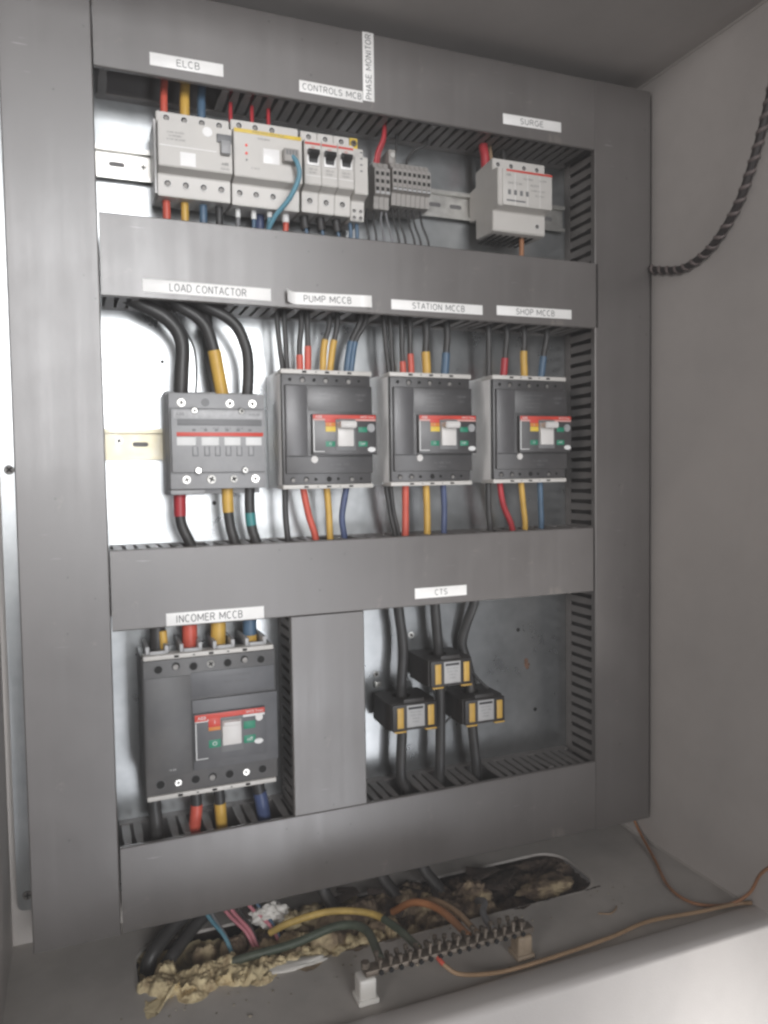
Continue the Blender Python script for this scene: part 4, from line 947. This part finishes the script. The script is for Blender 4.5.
for i in range(3):
    x = 253 + i * 19.6
    wire('wire', f'dark wire with a black lug under the {("left", "middle", "right")[i]} control breaker', [(x, 30, 300), (x + 1, 30, 290), (x + 4, 30, 276), (x + 6, 34, 244)], 2.0, 'blue', (0, .45, 'black', 2.6), 'wire', gu)
for i in range(2):
    x = 308 + i * 8
    wire('wire', f'dark blue wire under the auxiliary contact, {("left", "right")[i]} one', [(x, 26, 302), (x + 1, 26, 284), (x + 2, 32, 262), (x + 3, 34, 240)], 2.4, 'blue', None, 'wire', gu)
wire('wire', 'dark red wire rising from the rail terminals to the duct, nearer one', [(343, 34, 366), (346, 30, 385), (354, 28, 406), (358, 34, 440)], 2.6, 'dred', None, 'wire', gu)
wire('wire', 'dark red wire rising from the rail terminals to the duct, farther one', [(349, 40, 366), (352, 38, 388), (358, 36, 406), (362, 40, 440)], 2.0, 'dred', None, 'wire', gu)
wire('wire', 'dark wire bending up from the wide terminal group', [(392, 44, 372), (392, 46, 388), (402, 46, 402), (418, 44, 412), (424, 46, 440)], 1.6, 'cable', None, 'wire', gu)
wire('wire', 'dark wire rising straight up from the wide terminal group', [(374, 44, 372), (375, 46, 388), (378, 46, 406), (378, 46, 440)], 1.6, 'cable', None, 'wire', gu)
for i in range(9):
    x = 326 + i * 9.4 + random.uniform(-1.5, 1.5); top_z = 318 if i < 3 else 324
    wire('control_wire', f'thin dark wire hanging under the rail terminals, {("first", "second", "third", "fourth", "fifth", "sixth", "seventh", "eighth", "ninth")[i]} from the left', [(x + (6 if i < 3 else 0), 32, top_z), (x + (3 if i < 3 else 2), 28, 304), (x + 5 + i * .5, 26, 284), (x + 9 + i * .5, 32, 262), (x + 10, 34, 242)], 1.5, 'gwhite' if i in (2, 3) else 'cable', None, 'wire', 'thin wires under the rail terminals', 8)
wire('wire', 'red sleeved wire into the surge arrester top', [(494, 36, 440), (493, 34, 414), (494, 32, 402), (495, 32, 380)], 4.8, 'cable', (.3, 1, 'dred', 1.2), 'wire', gu)
wire('wire', 'pale yellow wire into the surge arrester top', [(504, 42, 440), (506, 40, 412), (508, 38, 384)], 3.0, 'brown', None, 'wire', gu)
wire('wire', 'dark wire into the surge arrester top', [(526, 42, 440), (526, 40, 412), (526, 38, 384)], 3.0, 'cable', None, 'wire', gu)
wire('wire', 'orange brown wire under the surge arrester', [(540, 20, 306), (540, 20, 288), (541, 24, 266), (542, 34, 240)], 3.2, 'orwire', None, 'wire', gu)

# ------------------------------------------------------------------ floor of the cabinet: foam, debris, earth bar
def foam_mesh():
    b = bmesh.new(); nx, ny = 240, 56; rows = []
    for j in range(ny + 1):
        row = []
        for i in range(nx + 1):
            x = OX0 + 3 + (OX1 - OX0 - 6) * i / nx; y = OY0 + 4 + (OY1 - OY0 - 8) * j / ny
            f = noise.fractal(Vector((x * .022, y * .034, 3.1)), 1.0, 2.1, 6)
            tb = noise.turbulence(Vector((x * .045, y * .06, 5.3)), 5, False)
            f2 = noise.fractal(Vector((x * .15, y * .17, 9)), .7, 2, 5)
            hgt = -13 + 15 * f + 13 * tb + 5 * f2
            left = max(0, min(1, (300 - x) / 120)); front = max(0, 1 - (y - OY0) / 40)
            hgt += 15 * left * front - 10 * left * max(0, min(1, (y + 24) / 30))
            hgt = hgt * (1 - .55 * min(1, max(0, (x - 420) / 90))) - 5 * min(1, max(0, (x - 420) / 90))
            ed = min(x - OX0, OX1 - x, y - OY0 + 4 + 30 * left, OY1 - y) / 12
            hgt = hgt if ed > 1 else hgt * max(0, ed) - 4 * (1 - max(0, ed))
            over = front * (8 + 14 * left) * (0.7 + 1.2 * noise.noise(Vector((x * .03, 0, 4))))
            row.append(b.verts.new((x + 3 * f2, y - over + 2 * f2, max(ZF + hgt, ZF + .4) if y - over < OY0 + 2 else ZF + hgt)))
        rows.append(row)
    for a, c_ in zip(rows, rows[1:]):
        for i in range(nx): b.faces.new((a[i], a[i + 1], c_[i + 1], c_[i]))
    return G().add(b)
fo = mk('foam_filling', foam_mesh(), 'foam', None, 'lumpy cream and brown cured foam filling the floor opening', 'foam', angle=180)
def crust(name, n, xr, yf, zr, rr, material, label=None, step=1.25):
    """spongy skin: the upper envelope of many rounded lumps, pitted with fine noise"""
    L_ = []
    for i in range(n):
        x = random.uniform(*xr); L_.append((x, yf(x), ZF + random.uniform(*zr), random.uniform(*rr), random.uniform(.8, 1.4)))
    x0, x1 = min(q[0] - q[3] * 1.6 for q in L_), max(q[0] + q[3] * 1.6 for q in L_); y0, y1 = min(q[1] - q[3] * 1.2 for q in L_), max(q[1] + q[3] * 1.2 for q in L_)
    nx, ny = int((x1 - x0) / step) + 1, int((y1 - y0) / step) + 1; H = {}
    for x, y, z, r_, k in L_:
        for i in range(max(0, int((x - r_ * k - x0) / step)), min(nx, int((x + r_ * k - x0) / step) + 2)):
            for j in range(max(0, int((y - r_ - y0) / step)), min(ny, int((y + r_ - y0) / step) + 2)):
                d = ((x0 + i * step - x) / (r_ * k)) ** 2 + ((y0 + j * step - y) / r_) ** 2
                if d < 1:
                    h_ = z + r_ * .85 * math.sqrt(1 - d)
                    o = H.get((i, j)); H[(i, j)] = h_ if o is None else max(o, h_) + .35 * max(0, 1 - abs(o - h_) / 2.5)
    b = bmesh.new(); V = {}
    for (i, j), h_ in H.items():
        x, y = x0 + i * step, y0 + j * step
        f = noise.turbulence(Vector((x * .21, y * .21, h_ * .15)), 3, True); f3 = noise.noise(Vector((x * .5, y * .5, 2)))
        edge = sum((i + a_, j + c_) not in H for a_, c_ in ((1, 0), (-1, 0), (0, 1), (0, -1)))
        f4 = noise.fractal(Vector((x * .09, y * .09, 4.4)), .9, 2, 4)
        hh = h_ - 9 * max(0, f - .42) + 1.8 * f3 + 4.5 * f4 + 1.2 * noise.noise(Vector((x * .9, y * .9, 6))) - (3.5 if edge else 0)
        V[(i, j)] = b.verts.new((x + 1.2 * f3, y + 1.2 * noise.noise(Vector((x * .5, y * .5, 7))), max(ZF - 14 if y > OY0 + 2 else ZF + .2, hh)))
    for (i, j) in H:
        q = [(i, j), (i + 1, j), (i + 1, j + 1), (i, j + 1)]
        if all(k in V for k in q): b.faces.new([V[k] for k in q])
    for v in [v for v in b.verts if not v.link_faces]: b.verts.remove(v)
    # a skirt down to the floor so that the crust has a body
    be = [e_ for e_ in b.edges if len(e_.link_faces) == 1]; r_ = bmesh.ops.extrude_edge_only(b, edges=be)
    for v in r_['geom']:
        if isinstance(v, bmesh.types.BMVert): v.co.z = min(v.co.z - 1, ZF - 16 if v.co.y > OY0 + 2 else ZF + .1)
    for _ in range(2): bmesh.ops.smooth_vert(b, verts=b.verts, factor=.4, use_axis_x=True, use_axis_y=True, use_axis_z=True)
    bmesh.ops.recalc_face_normals(b, faces=b.faces)
    return mk(name, G().add(b), material, fo, label=label, angle=180)
crust('cream_crust', 75, (48, 180), lambda x: -44 - (x - 46) * .03 + random.gauss(0, 9), (-9, -1), (7, 15), 'cream', 'cream crumbly foam crust at the left front', 1.0)
crust('cream_crust', 40, (165, 330), lambda x: -52 + (x - 165) * .06 + random.gauss(0, 5), (-8, -3), (6, 12), 'cream', None, 1.0)
crust('brown_crust', 45, (200, 460), lambda x: random.uniform(-36, 34), (-14, -1), (9, 20), 'foam')
crust('brown_crust', 20, (90, 240), lambda x: random.uniform(-24, 20), (-12, -2), (6, 14), 'foam')
for i in range(14):
    a = random.uniform(0, 6.28); x, y, z = random.uniform(250, 500), random.uniform(-30, 36), ZF + random.uniform(2, 16)
    g = G(); l = random.uniform(8, 24); g.box(-l, l, -random.uniform(3, 7), random.uniform(3, 7), -1.2, 1.2, .4)
    M_ = Matrix.Translation((x, y, z)) @ Matrix.Rotation(a, 4, 'Z') @ Matrix.Rotation(random.uniform(-.7, .7), 4, 'X'); bmesh.ops.transform(g.b, matrix=M_, verts=g.b.verts)
    mk('burnt_flake', g, 'debris', fo)
tn = mk('foam_lump', G().lump((440, -20, ZF + 2), 19, .5, 4, (1.2, .9, .9), 1.4), 'foam', None, 'rounded tan foam lump left of the bare right end of the opening', 'foam')
mk('foam_lump', G().lump((545, -22, ZF - 9), 24, .5, 4, (1.5, .9, .4), 1.2), 'foam', None, 'low foam lump sunk at the right end of the opening', 'foam')
mk('foam_lump', G().lump((190, 18, ZF + 16), 15, .35, 4, (1.3, .8, .8)), 'ceram', None, 'dirty white lump under the bottom duct beside the pink wires', 'foam')
g = G().lump((190, -62, ZF + 1.5), 18, .3, 4, (2.6, .5, .16), 1.2); mk('foam_lump', g, 'ceram', None, 'flat pale smear of foam spilled over the front of the opening', 'foam')

g = G()
for i in range(90):
    u = random.random(); x = random.uniform(10, 640); y = OY0 - abs(random.gauss(0, 28)) - 4 if u < .75 else random.uniform(-160, -70)
    if y < -162: continue
    r_ = random.uniform(.4, 1.2) if u < .9 else random.uniform(1.2, 2.2)
    g.lump((x, y, ZF + r_ * .4), r_, .4, 1, (1.3, 1, .6))
mk('foam_crumbs', g, 'grit', None, 'scattered foam crumbs and grit on the cabinet floor', 'crumbs', kind='stuff', angle=180)
wire('wire_offcut', 'short copper coloured wire offcut lying on the cabinet floor', [(560, -110, ZF + 1), (572, -116, ZF + 1), (583, -112, ZF + 1.2), (590, -106, ZF + 1)], .8, 'brown', None, 'wire', None, 6)

gb = 'cables through the floor opening'
wire('cable', 'black cable bending into the left end of the floor opening', [(50, 8, ZF - 16), (58, 12, ZF + 4), (82, 32, ZF + 18), (114, 50, ZF + 36), (124, 56, -450)], 8, 'cable', None, 'cable', gb)
wire('cable', 'second black cable just behind at the left of the opening', [(62, -6, ZF - 18), (76, 0, ZF + 2), (104, 24, ZF + 16), (138, 46, ZF + 36), (144, 56, -450)], 7, 'cable', None, 'cable', gb)
for i, (m_, nm) in enumerate((('cyan', 'pale blue wire'), ('gwhite', 'grey wire'), ('pinkw', 'pink wire, leftmost of the pink ones'), ('pinkw', 'pink wire, second of the pink ones'), ('cable', 'thin black wire'), ('pinkw', 'pink wire, rightmost of the pink ones'), ('blue', 'dark blue wire'))):
    x = (112, 119, 131, 139, 150, 158, 170)[i]; j = (4, -3, 10, 6, -4, 12, 2)[i]
    wire('wire', f'{nm} rising from the foam under the bottom duct', [(x + 26 + j, -10, ZF - 4), (x + 20 + j * .8, 2, ZF + 12), (x + 8 + j * .3, 22, ZF + 27), (x - 8, 42, -472), (x - 12, 50, -440)], (2.4, 1.9, 2.2, 2.4, 1.8, 2.2, 2.0)[i], m_, None, 'wire', 'thin wires rising from the foam', 8)
for i, (x, y) in enumerate(((258, 12), (336, 22), (392, 18))):
    wire('cable', ('black cable rising behind the yellow earth wire', 'black cable rising from the middle of the opening', 'black cable rising near the tan foam lump')[i], [(x + 22, y - 24, ZF - 10), (x + 12, y - 8, ZF + 8), (x, y + 14, ZF + 30), (x - 6, y + 26, -450)], 7.5, 'cable', None, 'cable', gb)

# earth bar on two insulators
bar = thing('earth_bar', (350, -142, ZF), 'brass earth bar with two rows of screws on white insulators', 'earth bar')
BZ = -500
mk('bar', B(250, 446, -149, -135, BZ - 3.5, BZ + 2.5, .8), 'brass', bar)
for k, x in enumerate((252, 434)):
    g = G().box(x - 9, x + 9, -151, -133, ZF + .3, BZ - 4.2, 2.5, 3).box(x - 11, x + 11, -153, -131, ZF + .2, ZF + 6, 1.5)
    mk('insulator', g, 'ceram' if k == 0 else 'tan', bar, label=None if k == 0 else 'tan insulator at the far end')
    mk('insulator_bolt', G().cyl((x, -142, BZ + 6), (0, 0, 1), 4.6, 6, 6), 'brass', bar)
gg = G(); gg.cyl((0, 0, 0), (0, 0, 1), 2.7, 4.5, 10, bev=.5); gg.cyl((0, 0, -5), (0, 0, 1), 1.7, 7, 8); gg.box(-2.4, 2.4, -.35, .35, 2, 2.6); stud, _ = mesh_from(gg, 'terminal_screw', 'brass')
for i in range(16):
    for y in (-147, -137): inst('terminal_screw', stud, (266 + i * 11 + random.uniform(-.6, .6), y, BZ + 8 + random.uniform(-2.5, 2.0)), bar, (random.uniform(-.12, .12), random.uniform(-.12, .12), random.uniform(0, 3)))
for i in range(16):
    mk('wire_lug', G().cyl((266 + i * 11, -151.2, BZ - .5), (0, -1, 0), 2.6, 1.0, 12), 'hole', bar)
ge = 'earth wires on the bar'
wire('earth_wire', 'yellow and green earth wire arching from the foam to the earth bar', [(186, -6, ZF + 8), (206, -20, -507), (250, -28, -500), (290, -52, -498), (306, -92, -496), (316, -132, -499)], 3.9, 'gy', (.72, 1, 'gwire', 1.05), 'wire', ge)
wire('earth_wire', 'dark green earth wire bending down to the near end of the bar', [(120, -30, ZF - 2), (150, -40, ZF + 8), (202, -46, ZF + 14), (252, -54, -503), (275, -80, -498), (272, -132, -499)], 4.7, 'gwire', None, 'wire', ge)
wire('earth_wire', 'orange brown earth wire into the middle of the bar', [(330, -22, ZF + 8), (350, -42, -504), (368, -74, -500), (374, -132, -499)], 4.2, 'orwire', None, 'wire', ge)
wire('earth_wire', 'grey earth wire into the far part of the bar', [(436, -30, ZF + 2), (428, -70, -506), (410, -100, -500), (403, -132, -499)], 3.8, 'gwhite', None, 'wire', ge)
wire('earth_wire', 'tan earth wire into the bar beside the orange brown one', [(362, -20, ZF + 10), (374, -44, -506), (384, -84, -501), (385, -132, -499)], 3.6, 'brown', None, 'wire', ge)
wire('earth_wire', 'long orange brown wire trailing from the bar across the cabinet floor', [(328, -140, BZ), (334, -158, -507), (352, -162, -518), (400, -163, ZF + 3.6), (462, -163, ZF + 3.6), (540, -158, ZF + 3.6), (600, -150, ZF + 3.6), (668, -158, ZF + 3.8), (722, -163, ZF + 4), (732, -176, ZF + 10)], 2.3, 'brown', (0, .10, 'red', 1.1), 'wire', ge)
wire('wire', 'thin brown wire curling along the cabinet side wall', [(731, 40, ZF + 30), (730, 18, ZF + 10), (708, -36, ZF + 2.6), (676, -100, ZF + 2.6), (678, -140, ZF + 2.6), (712, -158, ZF + 2.8), (734, -170, ZF + 18), (735.4, -186, ZF + 50), (735.4, -215, ZF + 80)], 1.9, 'orwire', None, 'wire')

# spiral wrapped cable on the side wall
RP = [(728, 30, 300), (730, 8, 276), (731, -28, 263), (731, -64, 258), (731, -106, 271), (731, -144, 305), (731, -166, 344), (731, -183, 387), (731, -196, 430), (731, -206, 480), (731, -210, 526)]
rope = mk('spiral_wrapped_cable', G().tube(RP, 4.6, 12, 10), 'rope', None, 'dark cable with pale spiral wrap hanging on the cabinet side wall', 'cable', angle=60)
P = spline(RP, 40); hel = []; d = (P[1] - P[0]).normalized(); u = d.orthogonal().normalized(); acc = 0
for i in range(0, len(P)):
    d2 = (P[min(i + 1, len(P) - 1)] - P[max(i - 1, 0)]).normalized(); u = d.rotation_difference(d2) @ u; d = d2; v = d.cross(u)
    if i: acc += (P[i] - P[i - 1]).length
    a = acc / 15.0 * 2 * math.pi; hel.append(P[i] + (u * math.cos(a) + v * math.sin(a)) * 3.4)
mk('spiral_wrap', G().tube(hel, 2.6, 8, sub=1), 'ropel', rope, angle=60)

# ------------------------------------------------------------------ thin volume added to imitate lens veil and lift the blacks
b = bmesh.new(); bmesh.ops.create_cube(b, size=1)
for v in b.verts: v.co = Vector((v.co.x * 2.8, v.co.y * 1.6, v.co.z * 3.2))
me = bpy.data.meshes.new('lens_veil'); b.to_mesh(me); b.free()
hz = bpy.data.objects.new('lens_veil', me); hz.location = (.55, -.60, OZ - .95); COL.objects.link(hz)
M = bpy.data.materials.new('lens_veil'); M.use_nodes = True; nt = M.node_tree; nt.nodes.remove(nt.nodes['Principled BSDF'])
pv = nt.nodes.new('ShaderNodeVolumePrincipled'); pv.inputs['Color'].default_value = (.92, .90, .89, 1); pv.inputs['Density'].default_value = .05
nt.links.new(pv.outputs[0], nt.nodes['Material Output'].inputs['Volume']); me.materials.append(M)
tag(hz, 'faint pale volume added before the panel to imitate veiling glare of the lens', 'lens_veil', None, 'stuff')
